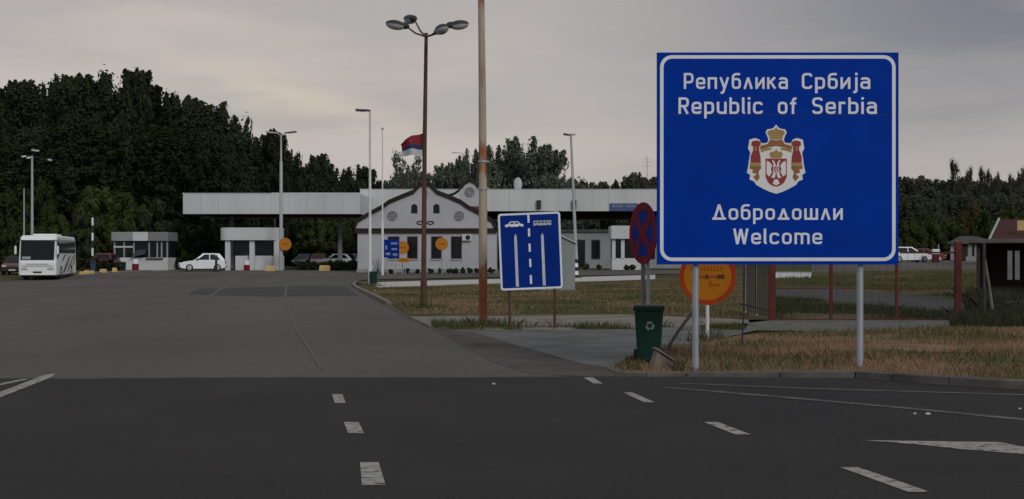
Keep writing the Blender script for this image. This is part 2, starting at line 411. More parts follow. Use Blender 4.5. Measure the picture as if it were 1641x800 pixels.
# dirt shoulder between forecourt and apron
sheet('dirt_shoulder', gpoly([(573, 466), (588, 474), (611, 488), (645, 506), (684, 525), (719, 542), (752, 561), (790, 581), (838, 597), (885, 602.5), (935, 604.5), (990, 605.5), (1020, 604), (1010, 592), (950, 578), (880, 560), (810, 542), (765, 530), (720, 520), (700, 507), (658, 490), (615, 472), (587, 462)]), dirt_m, .010)
sheet('stone_apron', gpoly([(700, 528), (760, 534), (812, 550), (872, 567), (932, 584), (985, 592), (1010, 574), (1030, 560), (1075, 556), (1110, 552), (1190, 536), (1210, 531), (1100, 522), (1000, 528), (900, 531), (800, 531)]), apron_m, .014)
sheet('concrete_path', gpoly([(655, 508), (690, 524), (720, 529), (800, 531), (900, 531), (1000, 528), (1100, 524), (1200, 519), (1200, 513), (1100, 509), (1000, 505), (830, 507), (700, 508)]), conc_m, .018)
sheet('grass', gpoly([(575, 457), (577, 463), (600, 474), (628, 489), (655, 506), (700, 508), (830, 507), (1000, 505), (1130, 510), (1205, 514), (1230, 514), (1230, 445), (1050, 446), (900, 451), (700, 457), (607, 460)]), grass_m, .022)
sheet('pavement', gpoly([(592, 456), (607, 461.5), (700, 458.5), (800, 455.5), (900, 453), (1050, 448), (1050, 441), (900, 445.5), (700, 450), (602, 453)]), pave_m, .026)
# behind the red fence
sheet('grass', gpoly([(1230, 514), (1641, 514), (1900, 514), (1900, 430), (1600, 432), (1440, 434), (1300, 437), (1230, 445)]), grass_m, .020)
sheet('side_road', gpoly([(1235, 462), (1300, 462), (1370, 465), (1470, 474), (1560, 484), (1700, 500), (1700, 520), (1560, 504), (1470, 497), (1370, 487), (1300, 480), (1235, 477)]), asph_patch, .028)
sheet('yard', [gp(1300, 436.5), gp(1440, 433.5), gp(1600, 431.5), gp(1900, 429.5), G(1900, 240), G(1300, 240)], asph_old, .008)
sheet('gravel_strip', gpoly([(1190, 536), (1212, 531), (1300, 533), (1400, 534), (1500, 531), (1700, 530), (1700, 514), (1500, 515), (1240, 514), (1200, 519)]), gravel_m, .024)
# raised verge with kerb under the big sign
vline = [(985, 590), (974, 595), (988, 599.5), (1035, 601), (1100, 601.5), (1250, 603), (1370, 606.5), (1430, 612), (1520, 619), (1641, 626), (1800, 633), (2100, 643)]
vb = gpoly(vline)
verge = vb + [Vector((40, 33.2, 0))] + gpoly([(1700, 531), (1500, 533), (1400, 539), (1300, 541), (1212, 541), (1180, 545), (1110, 555), (1075, 557), (1030, 561), (1010, 575)])
sheet('grass_verge', verge, dry_m, vz, np.arange(2.2, 6.2, .3))
def kerb(name, pts, wd, h, mat, top=.0):
    mb = MB()
    for i in range(len(pts) - 1):
        a, b = pts[i], pts[i + 1]; d = (b - a); d.z = 0; ln = d.length; d.normalize(); nn = Vector((-d.y, d.x, 0))
        k = max(1, int(ln / 1.0))
        for j in range(k):
            p = a + d * (ln * j / k + .005); q = a + d * (ln * (j + 1) / k - .005)
            hz = (h(p.x if hasattr(p, 'x') else 0) if callable(h) else h) + random.uniform(-.006, .006); ww = wd + random.uniform(-.008, .008)
            vv = []
            for pt in (p, q):
                z = gz(pt.x, pt.y)
                if callable(h): hz = h(pt.x) + .012
                vv += [pt.xy.to_3d() + Vector((0, 0, z - .05)), pt.xy.to_3d() + Vector((0, 0, z + hz)), pt.xy.to_3d() + nn * ww + Vector((0, 0, z + hz)), pt.xy.to_3d() + nn * ww + Vector((0, 0, z - .05))]
            mb.add(vv, [(0, 1, 2, 3), (7, 6, 5, 4), (0, 4, 5, 1), (1, 5, 6, 2), (2, 6, 7, 3), (3, 7, 4, 0)])
    o = mb.build(name, mat, bevel=.012); o['kind'] = 'structure'; return o
kerb('kerb', vb, .15, vz, kerb_m)
kerb('kerb', gpoly([(607, 459.5), (585, 456), (569, 453.5), (563.5, 457.5), (572, 464.5), (592, 474), (620, 488.5)][::-1])[::-1], .16, .12, conc_m)
kerb('kerb', gpoly([(60, 447), (130, 439.5), (182, 436.2), (270, 434.8)]), .16, .10, conc_m)
sheet('verge', gpoly([(-700, 476), (-100, 453), (30, 449.5), (130, 439), (182, 435.6), (182, 431), (30, 433), (-700, 440)]), grass_m, .02)

# road markings
def mark(pts, off=.017, mat=paint_m):
    o = sheet('road_marking', gpoly(pts), mat, off); return o
for d in ([(532, 634), (549, 634), (554, 648), (536, 648)], [(551, 679), (575, 679), (583, 697), (558, 697)], [(577, 744), (607, 744), (618, 781), (580, 781)],
          [(935, 607), (950, 607), (966, 617), (952, 617)], [(998, 631), (1013, 631), (1049, 647), (1032, 647)], [(1128, 679), (1150, 679), (1203, 699), (1178, 699)],
          [(1346, 752), (1375, 752), (1490, 792), (1455, 792)],
          [(1385, 708.5), (1602, 711.5), (1720, 735), (1720, 741), (1641, 731), (1530, 722), (1480, 716)],
          [(-40, 655), (-40, 646), (70, 603), (88, 600.5), (86, 605)], [(-40, 628), (-40, 624.5), (38, 609), (48, 609.5)]):
    mark(d)
mark([(1056, 622.5), (1080, 623), (1250, 637), (1450, 655), (1700, 679), (1700, 682.5), (1450, 657.5), (1250, 639.5), (1080, 625)], mat=worn_paint)
mark([(1090, 616), (1300, 624), (1700, 636), (1700, 637.5), (1300, 625.5), (1090, 617)], mat=worn_paint)
mark([(255, 532), (259, 532), (346, 470), (380, 445), (377, 445), (341, 470)], .013, faint_paint)
mark([(352, 463), (358, 463), (400, 440), (396, 440)], .0135, worn_paint)
mark([(512, 592), (517, 592), (478, 528), (461, 488), (459, 470), (464, 452), (461.5, 452), (455.5, 470), (457, 488), (473, 528)], .015, faint_paint)
mark([(1060, 603), (940, 603.6), (940, 605.4), (1060, 606)], .020, worn_paint) if False else None

# ------------------------------------------------------------ lettering: a road sign alphabet drawn with strokes
SW = .140; hS = SW / 2; XH = .735
def fil(pts, r=.19, closed=False):
    """polyline with rounded corners"""
    out = []; n = len(pts)
    for i, p in enumerate(pts):
        p = Vector(p[:2]); rr_ = pts[i][2] if len(pts[i]) > 2 else r
        if not closed and i in (0, n - 1) or rr_ == 0: out.append(p); continue
        a, b = Vector(pts[i - 1][:2]), Vector(pts[(i + 1) % n][:2])
        da, db = (a - p), (b - p); t = min(rr_, da.length * .5 if (closed or 0 < i - 1) else da.length, db.length * .5 if (closed or i + 1 < n - 1) else db.length)
        p0, p1 = p + da.normalized() * t, p + db.normalized() * t
        for k in range(7):
            u = k / 6; out.append(p0 * (1 - u) ** 2 + p * (2 * u * (1 - u)) * 1.0 + p1 * u * u)
    return out
def xb(w_): return hS, w_ - hS, hS, XH - hS
def bowl(w_): l, r, b, t = xb(w_); return ([(l, b), (r, b), (r, t), (l, t)], True)
def glyphs():
    g = {}; w_ = .56; l, r, b, t = xb(w_); m = XH / 2
    g['o'] = [bowl(w_)]
    g['c'] = [([(r, t - .13), (r, t), (l, t), (l, b), (r, b), (r, b + .13)], False)]
    g['e'] = [([(l + .05, m - .01, 0), (r, m - .01, 0), (r, t), (l, t), (l, b), (r, b), (r, b + .11)], False)]
    g['a'] = [([(l + .02, t - .09), (l + .02, t, .13), (r, t), (r, 0, 0)], False), ([(r, m + .05, 0), (l, m + .05, .15), (l, b, .15), (r, b, .10), (r, b + .14, 0)], False)]
    g['n'] = [([(l, 0), (l, XH)], False), ([(l, t - .06), (l + .02, t), (r, t), (r, 0)], False)]
    g['u'] = [([(l, XH), (l, b), (r, b), (r, b + .1)], False), ([(r, 0), (r, XH)], False)]
    g['p'] = [([(l, -.27), (l, XH)], False), ([(l, t, 0), (r, t), (r, b), (l, b, 0)], False)]
    g['b'] = [([(l, 0), (l, 1)], False), ([(l, t, 0), (r, t), (r, b), (l, b, 0)], False)]
    g['i'] = [([(hS, 0), (hS, XH)], False), ([(hS, .86), (hS, 1.01)], False)]
    g['l'] = [([(hS, 1), (hS, b, .1), (hS + .10, b)], False)]
    g['r'] = [([(l, 0), (l, XH)], False), ([(l, t - .08), (l + .03, t, .12), (.37, t)], False)]
    g['m'] = [([(l, 0), (l, XH)], False), ([(l, t, 0), (.43, t), (.43, 0)], False), ([(.43, t - .06), (.45, t, .1), (.80, t), (.80, 0)], False)]
    g['f'] = [([(.17, 0), (.17, 1 - hS, .16), (.38, 1 - hS)], False), ([(.0, XH - .09), (.36, XH - .09)], False)]
    g['R'] = [([(l, 0), (l, 1)], False), ([(l, 1 - hS, 0), (r + .03, 1 - hS), (r + .03, .47), (l, .47, 0)], False), ([(.30, .45), (r + .03, 0)], False)]
    g['S'] = [([(r + .02, .80), (r + .02, 1 - hS), (l, 1 - hS), (l, .53), (r + .02, .48), (r + .02, hS), (l, hS), (l, .21)], False)]
    g['W'] = [([(.05, 1), (.22, .0)], False), ([(.22, 0), (.42, .98)], False), ([(.42, .98), (.62, 0)], False), ([(.62, 0), (.79, 1)], False)]
    g['Р'] = [([(l, 0), (l, 1)], False), ([(l, 1 - hS, 0), (r + .03, 1 - hS), (r + .03, .42), (l, .42, 0)], False)]
    g['С'] = [([(r + .03, .78), (r + .03, 1 - hS), (l, 1 - hS), (l, hS), (r + .03, hS), (r + .03, .22)], False)]
    g['п'] = [([(l, 0), (l, XH - .0)], False), ([(l, t), (r, t)], False), ([(r, 0), (r, XH)], False)]
    g['и'] = [([(l, 0), (l, XH)], False), ([(r, 0), (r, XH)], False), ([(l, .06), (r, XH - .06)], False)]
    g['ш'] = [([(l, 0), (l, XH)], False), ([(.405, 0), (.405, XH)], False), ([(.735, 0), (.735, XH)], False), ([(l, b), (.735, b)], False)]
    g['к'] = [([(l, 0), (l, XH)], False), ([(l, .33), (r - .01, XH - .01)], False), ([(.22, .44), (r, .02)], False)]
    g['у'] = [([(.07, XH), (.30, .06)], False), ([(.53, XH), (.22, -.24, .08), (.08, -.24)], False)]
    g['б'] = [([(l, .40, 0), (l, b), (r, b), (r, t - .05), (l + .02, t - .05, .10), (l, .40)], False), ([(l, .38), (l, .80, .2), (l + .12, 1 - hS, .2), (r + .02, 1 - hS)], False)]
    g['л'] = [([(.07, 0), (.29, XH - .02)], False), ([(.29, XH - .02), (.51, 0)], False)]
    g['д'] = [([(.14, .10), (.34, XH - .02)], False), ([(.34, XH - .02), (.54, .10)], False), ([(.0, .075), (.68, .075)], False)]
    g['Д'] = [([(.15, .10), (.40, .98)], False), ([(.40, .98), (.65, .10)], False), ([(.0, .075), (.80, .075)], False)]
    g['ј'] = [([(.20, XH), (.20, -.20, .14), (.02, -.20)], False), ([(.20, .86), (.20, 1.01)], False)]
    g['р'] = g['p']; g['а'] = g['a']; g['е'] = g['e']; g['о'] = g['o']
    return g
GL = glyphs()
def stroke(pts, closed, w_=SW):
    n = len(pts); P_ = []
    q = [pts[0]]
    for p in pts[1:]:
        if (p - q[-1]).length > 1e-4: q.append(p)
    if closed and (q[0] - q[-1]).length < 1e-4: q.pop()
    n = len(q); L_ = []; R_ = []
    for i in range(n):
        a = q[i - 1] if (i or closed) else q[i]; b = q[(i + 1) % n] if (i < n - 1 or closed) else q[i]
        d0 = (q[i] - a); d1 = (b - q[i])
        d0 = d0.normalized() if d0.length > 1e-6 else d1.normalized(); d1 = d1.normalized() if d1.length > 1e-6 else d0
        t = (d0 + d1).normalized(); nn = Vector((-t.y, t.x)); k = w_ / 2 / max(.5, nn.dot(Vector((-d0.y, d0.x))))
        L_.append(q[i] + nn * k); R_.append(q[i] - nn * k)
    f = [(i, (i + 1) % n, n + (i + 1) % n, n + i) for i in range(n if closed else n - 1)]
    return L_ + R_, f
def word(mb, text, x0, x1, zb, cap, y, gap=.155, m=0):
    """letters between x0 and x1 on the baseline zb, capitals 'cap' high, on the plane y; crossing strokes lie 0.3 mm apart"""
    pen = 0; items = []
    for ch in text:
        st = [stroke(fil(p, closed=c), c) for p, c in GL[ch]]
        mn_ = min(v.x for vs, f in st for v in vs); mx_ = max(v.x for vs, f in st for v in vs)
        items.append((pen - mn_, st)); pen += mx_ - mn_ + gap
    pen -= gap; sx = (x1 - x0) / pen
    for p, st in items:
        for k, (vs, f) in enumerate(st):
            mb.add([(x0 + (v.x + p) * sx, y - k * .0003, zb + v.y * cap) for v in vs], f, m)

# ------------------------------------------------------------ THE BIG WELCOME SIGN
YS = 19.75; K = ppm(YS); ox = 1246
base = G(ox, YS); base.z = .06
ws = thing('welcome_sign', 'huge blue border welcome sign with white lettering and coat of arms on two steel posts', 'road sign', base)
def sx_(px): return (px - ox) / K
def sz_(py): return EYE + (HY - py) / K - .06
mb = MB()
mb.box(sx_(1052.5), sx_(1439.5), -.02, .02, sz_(424), sz_(184.2)); mb.box(sx_(1052.5), sx_(1439.5), -.02, .02, sz_(183.5), sz_(84.5))
panel = mb.build('panel', sign_blue, ws, bevel=.003)
MB().box(sx_(1053.5), sx_(1438.5), -.016, .016, sz_(184.6), sz_(183.2)).build('panel_joint', dark_metal, ws)
MB().ring(rr(sx_(1057.5), sz_(418.5), sx_(1434.5), sz_(89), .17, 8), rr(sx_(1063), sz_(413), sx_(1429), sz_(94.5), .125, 8), -.0245, -.021).build('border', sign_white, ws)
for ln in ([('Република', 1095.5, 1262), ('Србија', 1284.5, 1394), 143, 25.5], [('Republic', 1087, 1222), ('of', 1246, 1276), ('Serbia', 1301, 1404.5), 183, 26.5],
           [('Добродошли', 1141, 1350), 352.5, 25], [('Welcome', 1174.5, 1317), 391.5, 25]):
    zb, cap = ln[-2], ln[-1]
    for t, a, b in ln[:-2]:
        mb = MB(); word(mb, t, sx_(a), sx_(b), sz_(zb), cap / K, -.0235); mb.build('lettering', sign_white, ws)
# coat of arms: layered flat pieces, each a little prouder
ez = 6.664
def epts(h, mirror=True):
    pts = [((x - 355) / ez / K + sx_(1243.3), sz_(195 + z / ez)) for x, z in h]
    if mirror: pts += [((355 - x) / ez / K + sx_(1243.3), sz_(195 + z / ez)) for x, z in h[::-1] if abs(x - 355) > .5]
    return pts
def emir(h): return [epts(h, False), epts([(710 - x, z) for x, z in h][::-1], False)]
em = MB().prism(epts([(355, 34), (378, 62), (400, 78), (450, 84), (468, 118), (446, 165), (438, 200), (452, 228), (508, 234), (535, 192), (580, 177), (640, 195), (655, 290), (632, 330), (645, 420), (655, 490), (668, 545), (632, 572), (640, 620), (590, 640), (570, 675), (490, 720), (420, 752), (355, 772)]), -.0235, -.021).build('emblem', emb_white, ws)
def ep(name, polys, y, mat):
    for p in polys: MB().prism(p, y, y + .0015).build(name, mat, em)
ep('mantle', [epts([(355, 200), (420, 196), (446, 240), (520, 258), (530, 292), (500, 290), (440, 278), (355, 262)])] + emir([(522, 455), (628, 455), (640, 500), (600, 515), (612, 545), (560, 560), (600, 590), (560, 640), (530, 600), (545, 540), (515, 500)]), -.0255, emb_brown)
ep('mantle_lining', emir([(520, 216), (560, 202), (612, 212), (622, 250), (600, 268), (598, 300), (626, 370), (628, 450), (518, 450), (522, 380), (538, 300), (534, 262), (518, 246)]), -.0275, emb_red)
ep('tassel', emir([(516, 440), (628, 440), (636, 470), (590, 484), (522, 474)]) + emir([(562, 270), (584, 270), (580, 312), (564, 312)]) + emir([(400, 280), (520, 290), (515, 330), (470, 312), (410, 300)]), -.0290, gold)
ep('crown', [epts([(355, 56), (370, 84), (400, 92), (432, 96), (450, 120), (424, 160), (420, 190), (355, 190)]), epts([(355, 290), (366, 318), (408, 322), (428, 345), (410, 388), (355, 388)])], -.0280, gold)
ep('shield', [epts([(355, 396), (468, 396), (468, 590), (440, 652), (400, 682), (355, 696)])], -.0262, emb_red)
ep('eagle', emir([(448, 418), (458, 440), (458, 560), (430, 590), (402, 545), (410, 500), (396, 470), (420, 440)]) + emir([(360, 470), (372, 430), (392, 410), (400, 428), (384, 440), (388, 560), (410, 600), (372, 605), (360, 560)]) + [epts([(355, 616), (376, 622), (392, 664), (355, 682)])], -.0282, emb_white)
ep('breast_shield', [epts([(355, 485), (378, 485), (378, 530), (355, 552)])], -.0300, emb_red)
ep('cross', [epts([(355, 490), (361, 490), (361, 545), (355, 545)]), epts([(355, 510), (374, 510), (374, 520), (355, 520)])], -.0318, emb_white)
# back bracing and posts
mb = MB()
for py in (120, 235, 345, 405): mb.box(sx_(1070), sx_(1422), .021, .055, sz_(py) - .025, sz_(py) + .025)
mb.build('back_rail', galv, ws)
for px in (1116, 1381):
    MB().tube([(sx_(px), .105, -.12), (sx_(px), .105, sz_(90))], .048, 16).build('post', galv, ws, smooth=True)
    MB().tube([(sx_(px), .105, -.12), (sx_(px), .105, .03)], [.085, .07], 14).build('footing', conc_m, ws, smooth=True)

# ------------------------------------------------------------ LANE SIGN
YL = 31.7; K = ppm(YL); ox = 850
ls = thing('lane_sign', 'slightly tilted blue lane sign with car and bus symbols over two white lane lines', 'road sign', G(ox, YL))
cz0 = EYE + (HY - 402.5) / K; th = R(-2.3)
def rl(poly):
    return [(x * math.cos(th) + (z - cz0) * math.sin(th), -x * math.sin(th) + (z - cz0) * math.cos(th) + cz0) for x, z in poly]
def lp(px, py): return ((px - ox) / K, EYE + (HY - py) / K)
def lrect(a, b, c, d): (x0, z0), (x1, z1) = lp(a, d), lp(c, b); return [(x0, z0), (x1, z0), (x1, z1), (x0, z1)]
hx, hz = 50.2 / K, 61.8 / K
MB().prism(rl(rr(-hx, cz0 - hz, hx, cz0 + hz, .07)), -.02, .01).build('panel', sign_blue2, ls)
MB().ring(rl(rr(-hx + .005, cz0 - hz + .005, hx - .005, cz0 + hz - .005, .066)), rl(rr(-hx + .05, cz0 - hz + .05, hx - .05, cz0 + hz - .05, .035)), -.0245, -.0205).build('border', sign_white, ls)
for a in (344, 366, 390.5, 415, 441): MB().prism(rl(lrect(847.4, a, 850.6, a + (13 if a != 441 else 14))), -.0240, -.0205).build('dash', sign_white, ls)
for px in (827, 870): MB().prism(rl([lp(px - 2.3, 458.5), lp(px + 2.3, 458.5), lp(px + 2.1, 379), lp(px, 374), lp(px - 2.1, 379)]), -.0240, -.0205).build('lane_line', pm('lane_line_white', (.58, .59, .63), (.46, .47, .51), 2.5, .6), ls)
mb = MB(); mb.prism(rl([lp(811, 362.6), lp(811, 359.2), lp(816, 358.0), lp(836, 358.0), lp(840.5, 359.2), lp(840.5, 362.6), lp(836.5, 362.6), lp(834.5, 360.8), lp(832, 362.6), lp(820, 362.6), lp(818, 360.8), lp(815.5, 362.6)]), -.0240, -.0205)
ro = [lp(815.5, 358.2), lp(819.5, 354.0), lp(832, 354.0), lp(836, 358.2)]; ri = [lp(817.4, 358.2), lp(820.3, 355.4), lp(831.2, 355.4), lp(834.1, 358.2)]
for k in range(3): mb.prism(rl([ro[k], ro[k + 1], ri[k + 1], ri[k]]), -.0244, -.0206)
mb.prism(rl([lp(825.2, 355.6), lp(826.6, 355.6), lp(826.6, 358), lp(825.2, 358)]), -.0242, -.0206)
mb.build('car_symbol', sign_white, ls)
mb = MB(); mb.prism(rl([lp(856.5, 362), lp(856.5, 358.2), lp(885, 358.2), lp(885, 362), lp(881.5, 362), lp(879.5, 360.6), lp(877.5, 362), lp(864, 362), lp(862, 360.6), lp(860, 362)]), -.0240, -.0205)
mb.prism(rl(lrect(856.5, 354.4, 885, 356.0)), -.0240, -.0205)
for x in (856.5, 862, 867.8, 873.6, 879.4, 883.6): mb.prism(rl(lrect(x, 355.9, x + 1.4, 358.4)), -.0243, -.0206)
mb.build('bus_symbol', pm('faded_sign_white', (.45, .45, .44), None, rough=.6), ls)
for px in (816.5, 889):
    MB().tube([((px - ox) / K, .04, -.1), ((px - ox) / K, .04, EYE + (HY - 350) / K)], .032, 10).build('post', rust_brown, ls, smooth=True)

# ------------------------------------------------------------ NO STOPPING SIGN, angled
YN = 23.4; K = ppm(YN); b = G(1036, YN); rad = 49.5 / K; zc = EYE + (HY - 374) / K
ns = thing('no_stopping_sign', 'round red and blue no stopping sign turned nearly edge on behind the green bin', 'road sign', b)
sg = MB().lathe([(rad, 0), (rad, .012)], n=40, mat=Matrix.Rotation(R(90), 4, 'X')).build('disc', sign_blue2, ns)
RZ = R(-69.5)
sg.location = (-.055, -.04, zc); sg.rotation_euler = (0, 0, RZ)
MB().ring(circ(0, 0, rad, n=40), circ(0, 0, rad * .76, n=40), -.0165, -.0125).build('red_rim', sign_red, sg)
mb = MB()
for a in (45, 135):
    c, s = math.cos(R(a)), math.sin(R(a)); wv = rad * .125; ln = rad * .82
    mb.prism([(-ln * c - wv * s, -ln * s + wv * c), (-ln * c + wv * s, -ln * s - wv * c), (ln * c + wv * s, ln * s - wv * c), (ln * c - wv * s, ln * s + wv * c)], -.0150 - .0012 * (a > 90), -.0125)
mb.build('red_cross', sign_red, sg)
MB().tube([(.03, .02, -.05), (.03, .02, zc + .3)], .030, 12).build('pole', galv, ns, smooth=True)
MB().box(-.085, -.015, .03, .12, -.05, zc - .15).build('concrete_post', conc_m, ns, bevel=.012)

# ------------------------------------------------------------ BIG ORANGE CUSTOMS SIGN
YO = 27.2; K = ppm(YO); rad = 45.5 / K; zc = EYE + (HY - 443) / K
osg = thing('customs_sign', 'large round orange sign with a red rim half hidden under the welcome sign', 'road sign', G(1134, YO))
MB().lathe([(rad, 0), (rad, .014)], n=48, mat=Matrix.Translation((0, 0, zc)) @ Matrix.Rotation(R(90), 4, 'X')).build('disc', sign_orange, osg)
MB().ring(circ(0, zc, rad, n=48), circ(0, zc, rad * .84, n=48), -.0175, -.0145).build('red_rim', orange_edge, osg)
def orc(x0, x1, y0, y1, nm='faded_mark', mt=None): MB().prism([((x0 - 1134) / K, EYE + (HY - y1) / K), ((x1 - 1134) / K, EYE + (HY - y1) / K), ((x1 - 1134) / K, EYE + (HY - y0) / K), ((x0 - 1134) / K, EYE + (HY - y0) / K)], -.0165, -.0145).build(nm, mt or faded_ink, osg)
orc(1129.5, 1135, 440.5, 447, 'dark_bar', ink); orc(1149, 1161, 440.5, 447, 'dark_bar', ink)
orc(1135.2, 1148.8, 441.5, 446)
for x in (1106, 1111.5, 1122, 1127, 1132.5, 1138, 1143.5, 1149, 1154.5): orc(x, x + 2.6, 427, 434.5)
orc(1136, 1140, 450, 460); orc(1140.2, 1153, 455, 459); orc(1120, 1129, 441, 446.5)
MB().tube([(.0, .03, -.05), (.0, .03, zc + .35)], .036, 12).build('post', polewhite, osg, smooth=True)

# ------------------------------------------------------------ WHEELIE BIN
YBn = 21.55; K = ppm(YBn); b = G(1040, YBn); b.z = vz(b.x)
bn = thing('wheelie_bin', 'dark green wheeled bin with closed lid and white recycling mark on the verge', 'bin', b, R(-6))
H = .90
def frus(z0, w0, d0, z1, w1, d1):
    return [(-w0, -d0, z0), (w0, -d0, z0), (w0, d0, z0), (-w0, d0, z0), (-w1, -d1, z1), (w1, -d1, z1), (w1, d1, z1), (-w1, d1, z1)]
BF = [(0, 1, 2, 3), (4, 5, 6, 7), (0, 1, 5, 4), (1, 2, 6, 5), (2, 3, 7, 6), (3, 0, 4, 7)]
MB().add(frus(.03, .175, .18, H - .08, .225, .25), BF).build('body', green_pl, bn, bevel=.03)
mb = MB(); mb.add(frus(H - .08, .243, .27, H - .045, .245, .272), BF); mb.build('rim', green_pl, bn, bevel=.008)
mb = MB(); mb.add(frus(H - .043, .250, .28, H + .0, .235, .262), BF); mb.tube([(-.2, .30, H - .03), (.2, .30, H - .03)], .018, 8); mb.build('lid', green_pl, bn, bevel=.015)
for s in (-1, 1):
    wv = MB().lathe([(.03, -.025), (.095, -.025), (.10, -.015), (.10, .015), (.095, .025), (.03, .025)], n=20, mat=Matrix.Rotation(R(90), 4, 'Y')).build('wheel', rubber, bn, smooth=True)
    wv.location = (s * .215, .20, .10)
mb = MB()
for k in range(3):
    a = R(90 + 120 * k); 
    def q(r, t): return (r * math.cos(t), H * .655 + r * math.sin(t))
    mb.prism([q(.068, a - .75), q(.075, a), q(.068, a + .62), q(.088, a + .62), q(.045, a + 1.15), q(.022, a + .55), q(.038, a + .6), q(.04, a), q(.036, a - .7)], 0, .0025)
mk = mb.build('recycling_mark', pm('mark_white', (.20, .23, .21), None, rough=.6), bn); mk.location = (.015, -.186, 0); mk.rotation_euler = (R(5.06), 0, 0)

# ------------------------------------------------------------ concrete block and stakes
b = gp(1058, 592); b.z = vz(b.x)
cb = MB(); cb.add([(-.17, -.14, -.04), (.19, -.16, -.04), (.17, .14, -.04), (-.16, .15, -.04), (-.07, -.11, .26), (.17, -.12, .09), (.15, .10, .10), (-.07, .11, .27)], BF)
cbo = thing('concrete_block', 'broken brownish concrete block tipped over in front of the green bin', 'concrete block', b, R(8))
cb.build('chunk', stone_m, cbo, bevel=.02)
m_ = Matrix.Translation((.05, -.02, .205)) @ Matrix.Rotation(R(33), 4, 'Y')
MB().box(-.17, .17, -.13, .13, -.014, .014, mat=m_).build('pale_slab', conc_m, cbo, bevel=.008)
b = gp(1063, 566); b.z = vz(b.x)
t_ = P(1110, 500, b.y + .25) - b
tag(MB().tube([(0, 0, -.06), t_ * .5 + Vector((0, 0, .005)), t_], [.028, .029, .026], 8).build('stake', dark_metal, smooth=True, loc=b), 'dark rusty stake leaning steeply beside the green bin', 'stake')
b = gp(1189, 558); b.z = vz(b.x)
t_ = P(1194, 428, b.y + .1) - b
tag(MB().tube([(0, 0, -.06), t_ * .4 + Vector((.006, 0, 0)), t_], [.018, .016, .014], 8).build('stake', dark_metal, smooth=True, loc=b), 'thin dark upright rod in the grass right of the orange sign', 'stake')

# ------------------------------------------------------------ POLES AND LAMPS
YR = 33.3
b = G(774, YR)
rp = thing('rusty_mast', 'tall cream steel pole with peeling paint and orange rust, taller than the picture', 'pole', b)
MB().tube([(0, 0, -.1), (0, 0, 3.2), (-.02, 0, 6.0), (-.06, 0, 9.4)], [.108, .100, .088, .070], 20).build('shaft', rust_mast, rp, smooth=True)
mb = MB(); mb.lathe([(.125, 3.30), (.125, 3.36)], n=18); mb.box(.10, .17, -.015, .015, 3.31, 3.35); mb.build('clamp', galv, rp)
mb = MB(); mb.lathe([(.118, 3.78 + .18), (.118, 3.83 + .18)], n=18); mb.box(.10, .16, -.015, .015, 3.97, 4.0); mb.build('clamp', galv, rp)
MB().box(-.07, .07, -.118, -.096, .62, 1.0).build('hatch', rust_mast, rp, bevel=.006)

def rotz(a): return Matrix.Rotation(a, 4, 'Z')
Y4 = 44.0; K = ppm(Y4); b = G(679, Y4); zt = EYE + (HY - 53) / K
l4 = thing('street_lamp', 'rusty brown lamp post carrying four round lamps on spreading arms', 'street lamp', b)
MB().tube([(0, 0, -.1), (0, 0, .9), (0, 0, .95), (.03, 0, zt * .6), (.08, 0, zt)], [.105, .105, .085, .07, .055], 14).build('post', rust_brown, l4, smooth=True)
def headl(px, py, dy):
    v = P(px, py, Y4 + dy) - b; v.z = EYE + (HY - py) / ppm(Y4 + dy)
    top = Vector((.08, 0, zt)); d = v - top; dh = Vector((d.x, d.y, 0)).normalized()
    e = v - dh * .30
    MB().tube([top - Vector((0, 0, .12)), top + d * .35 + Vector((0, 0, -.10)), e], [.032, .028, .026], 8).build('arm', rust_brown, l4, smooth=True)
    ang = math.atan2(dh.y, dh.x)
    m_ = Matrix.Translation(v) @ rotz(ang) @ Matrix.Rotation(R(-8), 4, 'Y')
    hh = MB(); hh.ell((0, 0, 0), (.33, .20, .15), z0=0, mat=m_); hh.ell((0, 0, 0), (.17, .12, .11), mat=m_ @ Matrix.Translation((-.28, 0, .02)))
    hh = hh.build('lamp_head', dark_metal, l4, smooth=True)
    MB().ell((0, 0, 0), (.32, .19, .16), z1=-.02, mat=m_).build('lens', lens_m, hh, smooth=True)
headl(634, 40, -.2); headl(657, 31, 1.2); headl(708, 47, -1.0); headl(736, 40, .3)

def cobra(v, dirx, diry, ln, par, mat=None, tilt=8):
    d = Vector((dirx, diry, 0)).normalized(); ang = math.atan2(d.y, d.x)
    m_ = Matrix.Translation(v) @ rotz(ang) @ Matrix.Rotation(R(-tilt), 4, 'Y')
    hd = MB(); hd.add([m_ @ Vector(p) for p in [(-ln / 2, -.08, -.04), (ln / 2, -.13, -.06), (ln / 2, .13, -.06), (-ln / 2, .08, -.04), (-ln / 2, -.06, .07), (ln / 2, -.09, .06), (ln / 2, .09, .06), (-ln / 2, .06, .07)]], BF)
    hd = hd.build('lamp_head', mat or lampgrey, par, bevel=.03)
    MB().box(-ln * .15, ln * .46, -.09, .09, -.085, -.062, mat=m_).build('lens', lens_m, hd, bevel=.01)
